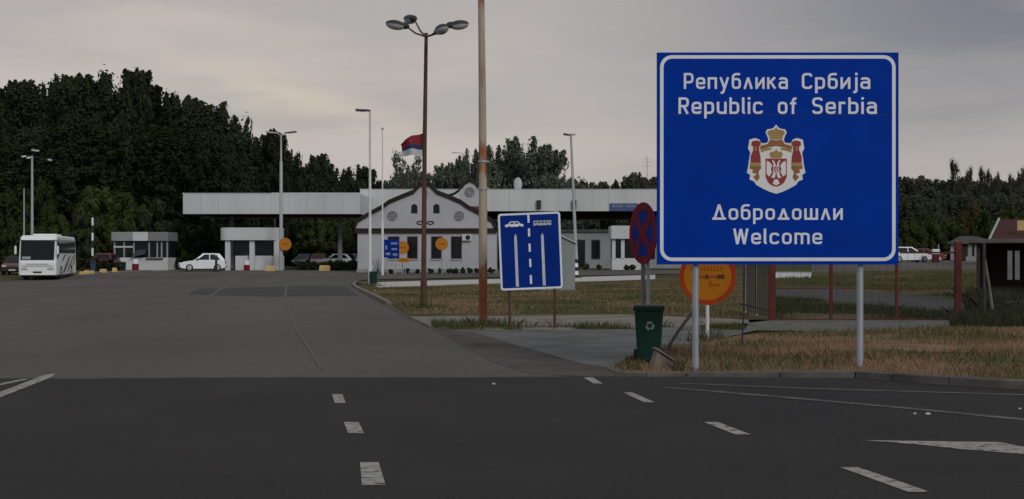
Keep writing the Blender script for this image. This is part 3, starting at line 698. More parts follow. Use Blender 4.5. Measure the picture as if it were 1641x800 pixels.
# single arm lamp with a green bin at its foot
YA = 78.0; K = ppm(YA); b = G(593, YA); zt = EYE + (HY - 177) / K - b.z
la = thing('street_lamp', 'slim pale lamp post with one lamp head pointing left, beside the house', 'street lamp', b)
MB().tube([(0, 0, -.1), (0, 0, 1.2), (0, 0, 1.25), (0, 0, zt)], [.11, .11, .085, .06], 12).build('post', polewhite, la, smooth=True)
MB().tube([(0, 0, zt), (-.15, 0, zt + .04), (-.3, 0, zt + .05)], .035, 8).build('arm', lampgrey, la, smooth=True)
cobra(Vector((-.40, 0, zt + .0)), -1, 0, .85, la, dark_metal, 4)
b2 = G(598.5, YA - .5); K2 = ppm(YA)
gb = thing('litter_bin', 'dark green litter bin at the foot of the slim pale lamp', 'bin', b2)
MB().add(frus(0, .19, .2, .74, .215, .225), BF).build('body', green_pl, gb, bevel=.03)
MB().add(frus(.742, .235, .245, .82, .20, .21), BF).build('lid', green_pl, gb, bevel=.02)
# flagpoles
YF = 104.0; K = ppm(YF); b = G(613, YF); zt = EYE + (HY - 208) / K - b.z
fp = thing('flagpole', 'bare white flagpole with a ball on top left of the gabled house', 'flagpole', b)
MB().tube([(0, 0, -.1), (0, 0, 4.2), (0, 0, 4.25), (0, 0, zt)], [.10, .09, .06, .035], 12).build('pole', polewhite, fp, smooth=True)
MB().ell((0, 0, zt + .08), (.10, .10, .10)).build('finial', lampgrey, fp, smooth=True)
YG = 106.0; K = ppm(YG); b = G(681, YG); zt = EYE + (HY - 205) / K - b.z
fl = thing('flagpole', 'flagpole hidden behind the rusty four lamp post, flying the flag', 'flagpole', b)
MB().tube([(0, 0, -.1), (0, 0, 4), (0, 0, zt)], [.07, .06, .035], 12).build('pole', polewhite, fl, smooth=True)
MB().ell((0, 0, zt + .06), (.08, .08, .08)).build('finial', lampgrey, fl, smooth=True)
# the flag: a waving sheet with three bands
nu, nv = 18, 9; mb = MB(); vs = []
def fpt(u, v, oy=0):
    px = 678.5 - 36.5 * u + 2.0 * math.sin(v * 3.1) * u - 1.2 * (1 - u) * v
    top = 213 + 13 * u ** 1.25 + 1.2 * math.sin(u * 9) + (max(0, u - .8) * 26)
    bot = 250 + 1.5 * math.sin(u * 8 + .6) - max(0, u - .85) * 14
    w_ = v ** (.85 + .4 * u)
    return P(px, top + (bot - top) * w_, YG - .1 + .30 * math.sin(u * 7 + v * 1.5) + oy) - b
for oy in (0, .012):
    for i in range(nu + 1):
        for j in range(nv + 1):
            vs.append(fpt(i / nu, j / nv, oy))
S = (nu + 1) * (nv + 1); fs = []; ms = []
for side in (0, 1):
    for i in range(nu):
        for j in range(nv):
            a = side * S + i * (nv + 1) + j
            fs.append((a, a + 1, a + nv + 2, a + nv + 1)); ms.append(0 if j < 4 else 1 if j < 6 else 2)
mb.v = [tuple(v) for v in vs]; mb.f = fs; mb.m = ms
flo = mb.build('flag', [flag_red, flag_blue, flag_white], smooth=True, loc=b)
tag(flo, 'red, blue and white striped flag blowing left above the gabled house', 'flag')
# double head lamp by the round booth
YD = 119.0; K = ppm(YD); b = G(450.5, YD); zt = EYE + (HY - 216) / K - b.z
ld = thing('street_lamp', 'tall grey lamp post with two opposed heads rising through the view of the left canopy', 'street lamp', b)
MB().tube([(0, 0, -.1), (0, 0, zt * .8), (0, 0, zt * .805), (0, 0, zt)], [.16, .13, .08, .07], 12).build('post', lampgrey, ld, smooth=True)
for s in (-1, 1):
    MB().tube([(0, 0, zt - .1), (s * .3, 0, zt + .10), (s * .5, 0, zt + .18)], .04, 8).build('arm', lampgrey, ld, smooth=True)
    cobra(Vector((s * .82, 0, zt + .20)), s, 0, 1.05, ld, dark_metal if s > 0 else None)
# lamp with striped foot
YE = 98.0; K = ppm(YE); b = G(923.5, YE); zt = EYE + (HY - 217) / K - b.z
le = thing('street_lamp', 'leaning grey lamp post with a black and white striped foot behind the lane sign', 'street lamp', b)
lean = PX(915, YE) - PX(923.5, YE)
MB().tube([(0, 0, 1.3), (lean, 0, zt)], [.13, .075], 12).build('post', lampgrey, le, smooth=True)
for k in range(5): MB().tube([(lean * k * .26 / zt, 0, -.06 + k * .28), (lean * (k + 1) * .26 / zt, 0, -.06 + (k + 1) * .28)], .165, 12).build('stripe', [black_pl, sign_white][k % 2], le, smooth=True)
mb = MB().tube([(0, 0, -.1), (0, 0, .06)], [.5, .42], 10).build('footing', dark_metal, le)
cobra(Vector((lean - .25, 0, zt + .05)), -1, -.3, .6, le, dark_metal); cobra(Vector((lean + .12, .1, zt + .07)), .6, 1, .5, le)
# multi head lamp behind the coach
YH = 116.0; K = ppm(YH); b = G(51.5, YH); zt = EYE + (HY - 250) / K - b.z
lh = thing('street_lamp', 'grey lamp post with several small heads standing behind the white coach', 'street lamp', b)
MB().tube([(0, 0, -.1), (0, 0, zt * .55), (0, 0, zt)], [.13, .11, .08], 12).build('post', lampgrey, lh, smooth=True)
for px, py in ((57, 241.5), (80, 256.5), (39, 251), (47, 253)):
    v = Vector(((px - 51.5) / K, -.1, EYE + (HY - py) / K - b.z))
    MB().tube([(0, 0, zt - .05), v], .03, 6).build('arm', dark_metal, lh, smooth=True)
    cobra(v, 1 if px > 51 else -1, -.5, .75 if px == 57 else .4, lh, polewhite, -6)
b = G(38.5, 117); K = ppm(117); zt = EYE + (HY - 302) / K - b.z
tp = thing('thin_pole', 'thin plain pole left of the lamp behind the white coach', 'pole', b)
MB().tube([(0, 0, -.1), (0, 0, zt)], [.075, .055], 10).build('shaft', lampgrey, tp, smooth=True)
MB().ell((0, 0, zt), (.07, .07, .05)).build('cap', dark_metal, tp, smooth=True)
# far lamp over the trees
b = G(742, 205); zt = EYE + (HY - 246) / ppm(205) - b.z
fa = thing('street_lamp', 'distant thin lamp post peeping over the trees left of the rusty mast', 'street lamp', b)
MB().tube([(0, 0, 0), (0, 0, zt)], [.14, .08], 8).build('post', lampgrey, fa, smooth=True)
MB().tube([(0, 0, zt), (-.4, 0, zt + .1), (-.8, 0, zt + .12)], .05, 6).build('arm', lampgrey, fa, smooth=True)
cobra(Vector((-1.2, 0, zt + .1)), -1, 0, .9, fa)
# raised barrier
b = G(149.5, 114); K = ppm(114); zt = EYE + (HY - 349) / K - b.z
rb = thing('barrier', 'raised black and white striped barrier arm between the coach and the left booth', 'barrier', b)
MB().box(-.18, .18, -.16, .16, -.05, .95).build('housing', car_blue, rb, bevel=.02)
n = 6
for k in range(n):
    z0 = .7 + (zt - .7) * k / n; z1 = .7 + (zt - .7) * (k + 1) / n
    MB().box(-.075, .075, -.19 - .03, -.165, z0, z1).build('stripe', [dark_metal, sign_white][k % 2], rb)

# ------------------------------------------------------------ CANOPIES
def canopy(name, label, px0, px1, Yf, depth, py_b, py_t, fm, cols, extra=0):
    K = ppm(Yf); x0, x1 = PX(px0, Yf), PX(px1, Yf); zb, zt = PZ(py_b, Yf), PZ(py_t, Yf)
    g = gz((x0 + x1) / 2, Yf)
    c = thing(name, label, 'canopy', ((x0 + x1) / 2, Yf, g)); hw = (x1 - x0) / 2
    zb -= g; zt -= g
    mb = MB(); mb.box(-hw + .01, hw - .01, .03, .12, zb + .01, zt - .01)
    npan = int(2 * hw / 1.6); pw_ = 2 * hw / npan
    for k in range(npan): mb.box(-hw + k * pw_ + .018, -hw + (k + 1) * pw_ - .018, random.uniform(-.004, .004), .029, zb, zt)
    mb.box(-hw, hw, depth - .12, depth, zb, zt); mb.box(-hw, -hw + .12, .121, depth - .121, zb, zt); mb.box(hw - .12, hw, .121, depth - .121, zb, zt)
    mb.build('fascia', fm, c)
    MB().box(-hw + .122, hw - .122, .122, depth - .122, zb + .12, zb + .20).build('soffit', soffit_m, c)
    MB().box(-hw + .122, hw - .122, .122, depth - .122, zt - .16, zt - .06).build('roof', roof_white, c)
    MB().ring([(-hw - .03, zt), (hw + .03, zt), (hw + .03, zt + .06), (-hw - .03, zt + .06)], [(-hw + .1, zt + .02), (hw - .1, zt + .02), (hw - .1, zt + .04), (-hw + .1, zt + .04)], -.04, .16).build('coping', roof_white, c)
    for px, dy in cols:
        cx = PX(px, Yf + dy) - (x0 + x1) / 2
        MB().box(cx - .2, cx + .2, dy - .2, dy + .2, gz(cx, Yf + dy) - g - .1, zb + .12).build('column', grey_wall, c, bevel=.02)
    return c, K, (x0 + x1) / 2, g, zb, zt
canl = canopy('canopy', 'long white flat canopy over the left traffic lanes', 293, 577, 127.0, 16, 343, 310.5, fascia_m, [(372, 10), (545, 10)])
canr = canopy('canopy', 'broad white canopy behind the gabled house carrying a small blue sign', 577, 1135, 138.0, 34, 338.5, 304, fascia2_m, [(600, 6), (860, 12), (1040, 12), (860, 28), (1040, 28)])
c, K, cx, g, zb, zt = canr
# raised roof sheet edges showing above the fascia
MB().box(-16.8, -8.2, 12, 30, zt + .061, zt + .45).build('upper_roof', roof_white, c)
MB().box(PX(915, 150) - cx, 18, 12, 30, zt + .061, zt + .40).build('upper_roof', roof_white, c)
MB().box(PX(435, 134) - canl[2], PX(577, 134) - canl[2], 7, 14, canl[5] + .061, canl[5] + .40).build('upper_roof', roof_white, canl[0])
for px in (863.5, 920):
    x = PX(px, 138) - cx
    mb = MB().box(x - .22, x + .22, -.32, -.002, PZ(335, 138) - g, PZ(321, 138) - g); mb.build('floodlight', dark_metal, c, bevel=.04)
x0, x1 = PX(977, 138) - cx, PX(1022, 138) - cx; z0, z1 = PZ(338.5, 138) - g, PZ(326, 138) - g
bs = MB().box(x0, x1, -.10, -.003, z0, z1).build('name_board', pm('dull_blue', (.055, .085, .19), (.07, .10, .21), 2, .6), c)
mb = MB()
for k in range(9):
    a = x0 + .3 + k * .27
    if k == 4: continue
    mb.box(a, a + .17, -.112, -.102, z0 + .40, z0 + .40 + (.2 if k % 3 else .27))
mb.build('faint_lettering', pm('faint_letters', (.20, .24, .34), None), bs)
b = P(830, 300, 146); b.z = zt + g - .06
dsh = thing('satellite_dish', 'pale round dish on the roof of the broad canopy in front of the willow', 'dish', (b.x, 146, zt + g - .06))
MB().tube([(0, 0, 0), (0, 0, .5)], .05, 8).build('stem', galv, dsh)
MB().ell((0, 0, 0), (.45, .18, .75), mat=Matrix.Translation((0, 0, 1.0))).build('bowl', lampgrey, dsh, smooth=True)

# ------------------------------------------------------------ GABLED HOUSE
YHs = 112.0; K = ppm(YHs); hx0 = PX(681, YHs); hg = gz(hx0, YHs)
hs = thing('gabled_house', 'pale house with a curved ornamental gable, dark trim and four tall windows', 'house', (hx0, YHs, hg))
def h2(px, py): return ((px - 681) / K, EYE + (HY - py) / K - hg)
wallo = MB(); zc_ = h2(0, 371)[1]
wallo.box(h2(573, 0)[0], h2(795, 0)[0], 0, 9, -.1, zc_)
half = [(111, 366), (107, 357), (85, 344), (66, 334), (57, 327), (36, 318), (18, 311), (9, 301), (0, 297)]
gab = [h2(681 + a, p) for a, p in half] + [h2(681 - a, p) for a, p in half[::-1][1:]]
wallo.prism(gab, 0, .35)
wl = wallo.build('wall', house_wall, hs)
mb = MB()
for s in (-1, 1):
    for (a, p), (a2, p2) in zip(half[:-1], half[1:]):
        q0, q1 = h2(681 + s * a, p), h2(681 + s * a2, p2)
        q2, q3 = h2(681 + s * (a2 + (1.5 if a2 else 0)), p2 - 6.5), h2(681 + s * (a + 1.5), p - 6.5)
        mb.prism([q0, q1, q2, q3], -.12, .45)
mb.build('gable_coping', trim_dk, hs)
mb = MB(); mb.box(h2(568, 0)[0], h2(799, 0)[0], -.22, -.003, zc_ - .12, zc_ + .20); mb.build('cornice', trim_dk, hs)
# roof of the house behind the gable
rz0, rz1 = h2(0, 366)[1], h2(0, 306)[1]; xl, xr = h2(570, 0)[0], h2(798, 0)[0]
mb = MB(); mb.prism([(xl, rz0), (0, rz1 - .25), (xr, rz0), (xr, rz0 + .14), (0, rz1), (xl, rz0 + .14)], .46, 9.3); mb.build('roof', tile_red, hs)
MB().prism([(xl + .35, rz0), (xr - .35, rz0), (0, rz1 - .42)], 8.6, 9).build('rear_gable', house_wall, hs)
for px in (664, 699.5):
    x, _ = h2(px, 0); zb_, zt_ = h2(0, 342)[1], h2(0, 327)[1]; r = .25
    pl = [(x - r, zb_), (x + r, zb_)] + [(x + r * math.cos(R(t)), zt_ - r + r * math.sin(R(t))) for t in range(0, 181, 20)]
    MB().prism(pl, -.03, -.003).build('attic_window', glass_dk, hs)
for px in (629, 736):
    x, z = h2(px, 346)
    mb = MB(); mb.ring(circ(x, z, .40, n=24), circ(x, z, .30, n=24), -.08, -.003); mb.prism(circ(x, z, .12, n=14), -.08, -.003)
    for k in range(8):
        t = R(45 * k); mb.prism([(x + .12 * math.cos(t - .3), z + .12 * math.sin(t - .3)), (x + .30 * math.cos(t - .12), z + .30 * math.sin(t - .12)), (x + .30 * math.cos(t + .12), z + .30 * math.sin(t + .12)), (x + .12 * math.cos(t + .3), z + .12 * math.sin(t + .3))], -.06, -.003)
    mb.build('rosette', pm('rosette_grey', (.22, .215, .22), (.18, .17, .175), 5, .9), hs)
for px in (673.5, 690):
    x, z = h2(px, 357); MB().ring(circ(x, z, .30, .16, 20), circ(x, z, .22, .09, 20), -.07, -.003).build('oval_ornament', trim_dk, hs)
x, z = h2(682, 310); MB().ring(circ(x, z, .26, n=20), circ(x, z, .15, n=20), -.07, -.003).build('oval_ornament', pm('plaster_relief', (.36, .34, .33), None), hs)
for px, wpx in ((631, 18), (661, 16.5), (700, 17.5), (731.5, 17)):
    x0, z0 = h2(px - wpx / 2, 415); x1, z1 = h2(px + wpx / 2, 379)
    wn = MB().ring([(x0, z0), (x1, z0), (x1, z1), (x0, z1)], [(x0 + .07, z0 + .07), (x1 - .07, z0 + .07), (x1 - .07, z1 - .07), (x0 + .07, z1 - .07)], -.05, -.003).build('window', trim_dk, hs)
    MB().box(x0 + .071, x1 - .071, -.030, -.010, z0 + .071, z1 - .071).build('pane', glass_dk, wn)
    MB().box((x0 + x1) / 2 - .025, (x0 + x1) / 2 + .025, -.045, -.031, z0 + .072, z1 - .072).build('glazing_bar', trim_dk, wn)
    MB().box(x0 - .08, x1 + .08, -.12, -.051, z0 - .08, z0).build('sill', house_wall, wn)
x, z = h2(748, 386); ac = MB().box(x - .38, x + .38, -.34, -.003, z, z + .52).build('air_conditioner', white_paint, hs, bevel=.03)
MB().lathe([(.20, 0), (.20, .012)], c=(x + .1, -.342, z + .26), n=20, mat=Matrix.Rotation(R(90), 4, 'X')).build('fan_grille', black_pl, ac)
# plinth
MB().box(h2(572, 0)[0] - .02, h2(796, 0)[0] + .02, -.04, -.004, -.1, .28).build('plinth', grey_wall, hs)
# side wing with its own little gable and red roof
yw = 6.0; Kw = ppm(YHs + yw)
def w2(px, py): return (PX(px, YHs + yw) - hx0, PZ(py, YHs + yw) - hg)
wg = thing('side_wing', 'red tiled side wing with a small rounded gable behind the main house', 'house', (hx0, YHs, hg))
xa, xb_ = w2(732, 0)[0], w2(776, 0)[0]
MB().box(xa, xb_, yw + .02, yw + 7, w2(0, 372)[1], w2(0, 349)[1] - .13).build('wall', house_wall, wg)
e = [w2(722, 346), w2(830, 346)]; zr = w2(0, 320)[1]; ze = w2(0, 349)[1]; zsoff = w2(0, 349)[1]
xrl = w2(728, 0)[0]; xrr = w2(779, 0)[0]
mb = MB(); mb.sprism([(yw - .5, ze), (yw + 4, zr), (yw + 8, ze), (yw + 8, ze - .12), (yw - .5, ze - .12)], xrl, xrr); mb.build('roof', tile_red, wg)
hp = [(16, 330), (16, 312), (13, 303), (8, 296), (0, 292)]
pg = [w2(752 + a, p) for a, p in hp] + [w2(752 - a, p) for a, p in hp[::-1][1:]]
MB().prism(pg, yw + 1.2, yw + 1.5).build('small_gable', house_wall, wg)
mb = MB(); pth = [w2(752 - a, p - 1) for a, p in [(36, 316), (26, 313), (17, 307), (13, 301), (8, 294), (0, 290), (-8, 294), (-13, 301), (-17, 307)]]
for q0, q1 in zip(pth[:-1], pth[1:]): mb.prism([q0, q1, (q1[0], q1[1] + .22), (q0[0], q0[1] + .22)], yw + 1.1, yw + 1.6)
mb.build('gable_coping', trim_dk, wg)
x, z = w2(752, 307); mb = MB(); mb.ring(circ(x, z, .42, n=24), circ(x, z, .32, n=24), yw + 1.12, yw + 1.197); mb.ring(circ(x, z, .24, n=16), circ(x, z, .12, n=16), yw + 1.12, yw + 1.197); mb.build('rosette', MATS['rosette_grey'], wg)

# ------------------------------------------------------------ BOOTHS
def booth_glass(par, x0, x1, y0, y1, z0, z1, posts, pw, mat):
    MB().box(x0, x1, y0, y1, z0, z1).build('glazing', glass_dk, par)
    for px in posts: MB().box(px - pw, px + pw, y0 - .05, y0 - .003, z0, z1).build('mullion', mat, par)
Yb = 124.0; K = ppm(Yb); cxp = 225; g = gz(PX(cxp, Yb), Yb)
bl = thing('passport_booth', 'boxy white booth with a three part fascia and dark windows at the far left', 'booth', (PX(cxp, Yb), Yb, g))
def b2_(px, py): return ((px - cxp) / K, EYE + (HY - py) / K - g)
zb0, zb1, zb2 = b2_(0, 413)[1], b2_(0, 386)[1], b2_(0, 372)[1]
bx0, bx1 = b2_(182, 0)[0], b2_(269, 0)[0]
MB().box(bx0, bx1, 0, 3, -.1, zb0).build('base_wall', white_paint, bl)
booth_glass(bl, bx0 + .03, bx1 - .03, .05, 2.95, zb0 + .002, zb1 - .002, [b2_(p, 0)[0] for p in (183.5, 199, 214.5, 239, 252, 259, 268)], .07, grey_wall)
MB().box(bx0, b2_(213, 0)[0], -.02, .045, zb1 - .62, zb1 - .48).build('transom', white_paint, bl)
for a, b_, m_, dy in ((180, 214, grey_wall, 0), (214.3, 238.7, white_paint, -.1), (239, 270.5, pm('dim_grey_panel', (.20, .20, .215), None), 0)):
    MB().box(b2_(a, 0)[0], b2_(b_, 0)[0], -.3 + dy, 3.3, zb1, zb2).build('fascia_panel', m_, bl)
MB().box(b2_(235, 0)[0], b2_(262, 0)[0], -.25, -.003, zb0 - .12, zb0 - .04).build('counter', dark_metal, bl)
mb = MB(); x0, z0 = b2_(212, 412); x1, z1 = b2_(235, 400)
mb.add([(x0, -.6, z0), (x1, -.6, z0 + .25), (x1, -.06, z1), (x0 + .5, -.06, z1)], [(0, 1, 2, 3)]); mb.add([(x0, -.6, z0 - .02), (x1, -.6, z0 + .23), (x1, -.06, z1 - .02), (x0 + .5, -.06, z1 - .02)], [(3, 2, 1, 0)]); mb.build('awning', pm('navy_awning', (.045, .048, .07), None), bl)

Yb = 121.5; K = ppm(Yb); cxp = 400; g = gz(PX(cxp, Yb), Yb)
bm_ = thing('passport_booth', 'white booth with a rounded overhanging roof under the left canopy', 'booth', (PX(cxp, Yb), Yb, g))
z1 = EYE + (HY - 385) / K - g; z2 = EYE + (HY - 365) / K - g; z0 = EYE + (HY - 410) / K - g
mb = MB(); pl = rr(b2_(352, 0)[0] * 0 + (352 - cxp) / K, 0, (448 - cxp) / K, 3.6, .9, 8)
n = len(pl); mb.add([(x, y - .4, z1) for x, y in pl] + [(x, y - .4, z2) for x, y in pl], [tuple(range(n)), tuple(range(2 * n - 1, n - 1, -1))] + [(i, (i + 1) % n, n + (i + 1) % n, n + i) for i in range(n)])
mb.build('roof', fascia_m, bm_, smooth=True)
MB().box((376 - cxp) / K, (447 - cxp) / K, .3, 2.8, -.1, z0).build('base_wall', white_paint, bm_)
MB().box((372 - cxp) / K, (446 - cxp) / K, .35, 2.75, z0 + .002, z1 - .002).build('glazing', glass_dk, bm_)
for px in (365, 404, 443): MB().box((px - 4 - cxp) / K, (px + 4 - cxp) / K, -.1, .28, -.1, z1 - .002).build('column', white_paint, bm_, bevel=.02)

Yb = 126.0; K = ppm(Yb); cxp = 1000; g = gz(PX(cxp, Yb), Yb)
br = thing('customs_booth', 'small white booth with a deep fascia under the broad canopy beside the no stopping sign', 'booth', (PX(cxp, Yb), Yb, g))
z1 = EYE + (HY - 383) / K - g; z2 = EYE + (HY - 362) / K - g; z0 = EYE + (HY - 414) / K - g
MB().box((979 - cxp) / K, (1036 - cxp) / K, -.4, 3.2, z1, z2).build('roof', fascia_m, br, bevel=.03)
MB().box((981 - cxp) / K, (1034 - cxp) / K, 0, 2.8, -.1, z0).build('base_wall', white_paint, br)
MB().box((982 - cxp) / K, (1033 - cxp) / K, .05, 2.75, z0 + .002, z1 - .002).build('glazing', glass_dk, br)
for px in (983.5, 998, 1031): MB().box((px - 2.8 - cxp) / K, (px + 2.8 - cxp) / K, -.06, .047, z0 + .002, z1 - .002).build('mullion', white_paint, br)
Yb = 133; K = ppm(Yb); g = gz(PX(948, Yb), Yb)
go = thing('office_block', 'low grey office with dark windows in the shade of the broad canopy', 'building', (PX(948, Yb), Yb + 8, g))
K = ppm(Yb + 8); x0, x1 = (905 - 948) / K, (1110 - 948) / K; zt_ = 3.7
MB().box(x0, x1, 0, 9, -.1, zt_).build('wall', grey_wall, go)
MB().box(x0 - .3, x1 + .3, -.3, 9.3, zt_, zt_ + .25).build('roof', roof_grey, go)
for px in (915, 938, 962, 1005, 1050, 1085):
    wn = MB().box((px - 7) / K - 948 / K, (px + 7) / K - 948 / K, -.05, -.003, .9 if px != 938 else 0, 2.9).build('window', dark_metal, go)
    MB().box((px - 6) / K - 948 / K, (px + 6) / K - 948 / K, -.07, -.052, 1.0 if px != 938 else .1, 2.8).build('pane', glass_dk, wn)
# grey-green kiosk behind the lane sign
Yk = 66.0; K = ppm(Yk); g = 0; cxp = 893
kk = thing('metal_kiosk', 'grey green sheet metal kiosk with a shallow pitched roof behind the lane sign', 'kiosk', G(cxp, Yk))
xw = 28.5 / K; zt_ = EYE + (HY - 391) / K; zp = EYE + (HY - 377) / K
MB().prism([(-xw, .0), (xw, .0), (xw, zt_), (0, zp), (-xw, zt_)], 0, 1.6).build('wall', kiosk_m, kk, bevel=.01)
MB().prism([(-xw - .12, zt_ - .02), (0, zp + .03), (xw + .12, zt_ - .02), (xw + .12, zt_ + .06), (0, zp + .11), (-xw - .12, zt_ + .06)], -.1, 1.7).build('roof', pm('pale_sheet_roof', (.40, .41, .40), None), kk)
MB().box(-.45, .45, -.03, -.003, .05, 1.9).build('door', kiosk_m, kk)
MB().box(-xw - .05, xw + .05, -.05, 1.65, -.05, .07).build('base', conc_m, kk)

# ------------------------------------------------------------ small signs by the house
def disc_sign(name, label, px, py, rpx, Y, postto=True, hang=None):
    K = ppm(Y); g = gz(PX(px, Y), Y); r = rpx / K; zc = PZ(py, Y) - g
    t = thing(name, label, 'road sign', (PX(px, Y), Y, g), group='small round orange signs')
    MB().lathe([(r, 0), (r, .03)], n=28, mat=Matrix.Translation((0, 0, zc)) @ Matrix.Rotation(R(90), 4, 'X')).build('disc', small_orange, t)
    MB().ring(circ(0, zc, r, n=28), circ(0, zc, r * .80, n=28), -.035, -.031).build('rim', pm('orange_rim', (.42, .15, .02), None), t)
    MB().box(-r * .45, r * .45, -.036, -.031, zc - r * .08, zc + r * .08).build('bar', pm('brown_bar', (.26, .07, .012), None), t)
    if hang: MB().box(hang, .0, .02, .30, zc - .05, zc + .05).build('bracket', galv, t)
    else: MB().tube([(0, .05, -.1), (0, .05, zc)], .035, 8).build('post', galv, t)
    return t
disc_sign('orange_sign', 'round orange sign fixed to the tall two headed lamp post', 457, 391.5, 10.2, YD - .3, hang=-.35)
disc_sign('orange_sign', 'round orange sign on a post in front of the third house window', 708, 391, 10.2, 107)
disc_sign('orange_sign', 'round orange sign peeking out from behind the little blue sign', 645, 397, 10.5, 107.5)
Y_ = 107.3; K = ppm(Y_); g = gz(PX(648, Y_), Y_)
t = thing('orange_plate', 'low orange plate below the half hidden orange sign', 'road sign', (PX(648, Y_), Y_ - .3, g))
z = PZ(417, Y_) - g; MB().prism(rr(-.45, z - .17, .45, z + .17, .1), 0, .03).build('plate', small_orange, t)
MB().box(-.28, .28, -.006, -.001, z - .04, z + .04).build('bar', MATS['brown_bar'], t)
MB().tube([(.12, .05, -.1), (.12, .05, z)], .035, 8).build('post', galv, t)
Y_ = 105; K = ppm(Y_); g = gz(PX(628, Y_), Y_)
t = thing('information_sign', 'little blue panel sign with white pictograms before the first house window', 'road sign', (PX(627.5, Y_), Y_, g))
z0, z1 = PZ(413, Y_) - g, PZ(384, Y_) - g; hw = 12.3 / K
MB().prism(rr(-hw, z0, hw, z1, .06), 0, .04).build('panel', sign_blue2, t)
for a_ in ((-.05, .45, z1 - .38, z1 - .22), (-.48, -.34, z1 - .75, z1 - .45), (0, .42, z1 - .80, z1 - .66), (-.45, -.1, z0 + .2, z0 + .38), (.1, .45, z0 + .15, z0 + .32)): MB().box(a_[0], a_[1], -.006, -.001, a_[2], a_[3]).build('pictogram', pm('dull_sign_white', (.22, .25, .40), None), t)
for s in (-1, 1): MB().tube([(s * .3, .07, -.1), (s * .3, .07, z1 - .1)], .035, 8).build('post', galv, t)

# ------------------------------------------------------------ yellow blocks
def yblock(px, Y, wpx, hpx, label, rz=0):
    K = ppm(Y); b = G(px, Y); w_, h_ = wpx / K, hpx / K
    o = MB().add(frus(-.03, w_ / 2, .28, h_, w_ / 2 * .9, .22), BF).build('kerb_block', yellow_m, bevel=.06, loc=b); o.rotation_euler = (0, 0, rz)
    return tag(o, label, 'concrete block', 'yellow blocks along the traffic lanes')
yblock(433.5, 116.5, 17, 8.5, 'yellow block at the foot of the two headed lamp')
yblock(520.5, 117, 18, 9, 'yellow block before the dark hedge, left of the gabled house')
for px, Y, w_, h_, lb in ((131, 106, 7, 5, 'yellow kerb stone nearest the back of the coach'), (138.5, 107, 9, 6, 'largest yellow kerb stone between coach and raised barrier'), (147, 108, 7, 5, 'yellow kerb stone right at the raised barrier'), (165.5, 111, 10, 6, 'yellow kerb stone under the red car'), (183.5, 113, 8, 7, 'yellow kerb stone at the corner of the left booth')):
    yblock(px, Y, w_, h_, lb, random.uniform(-.3, .3))

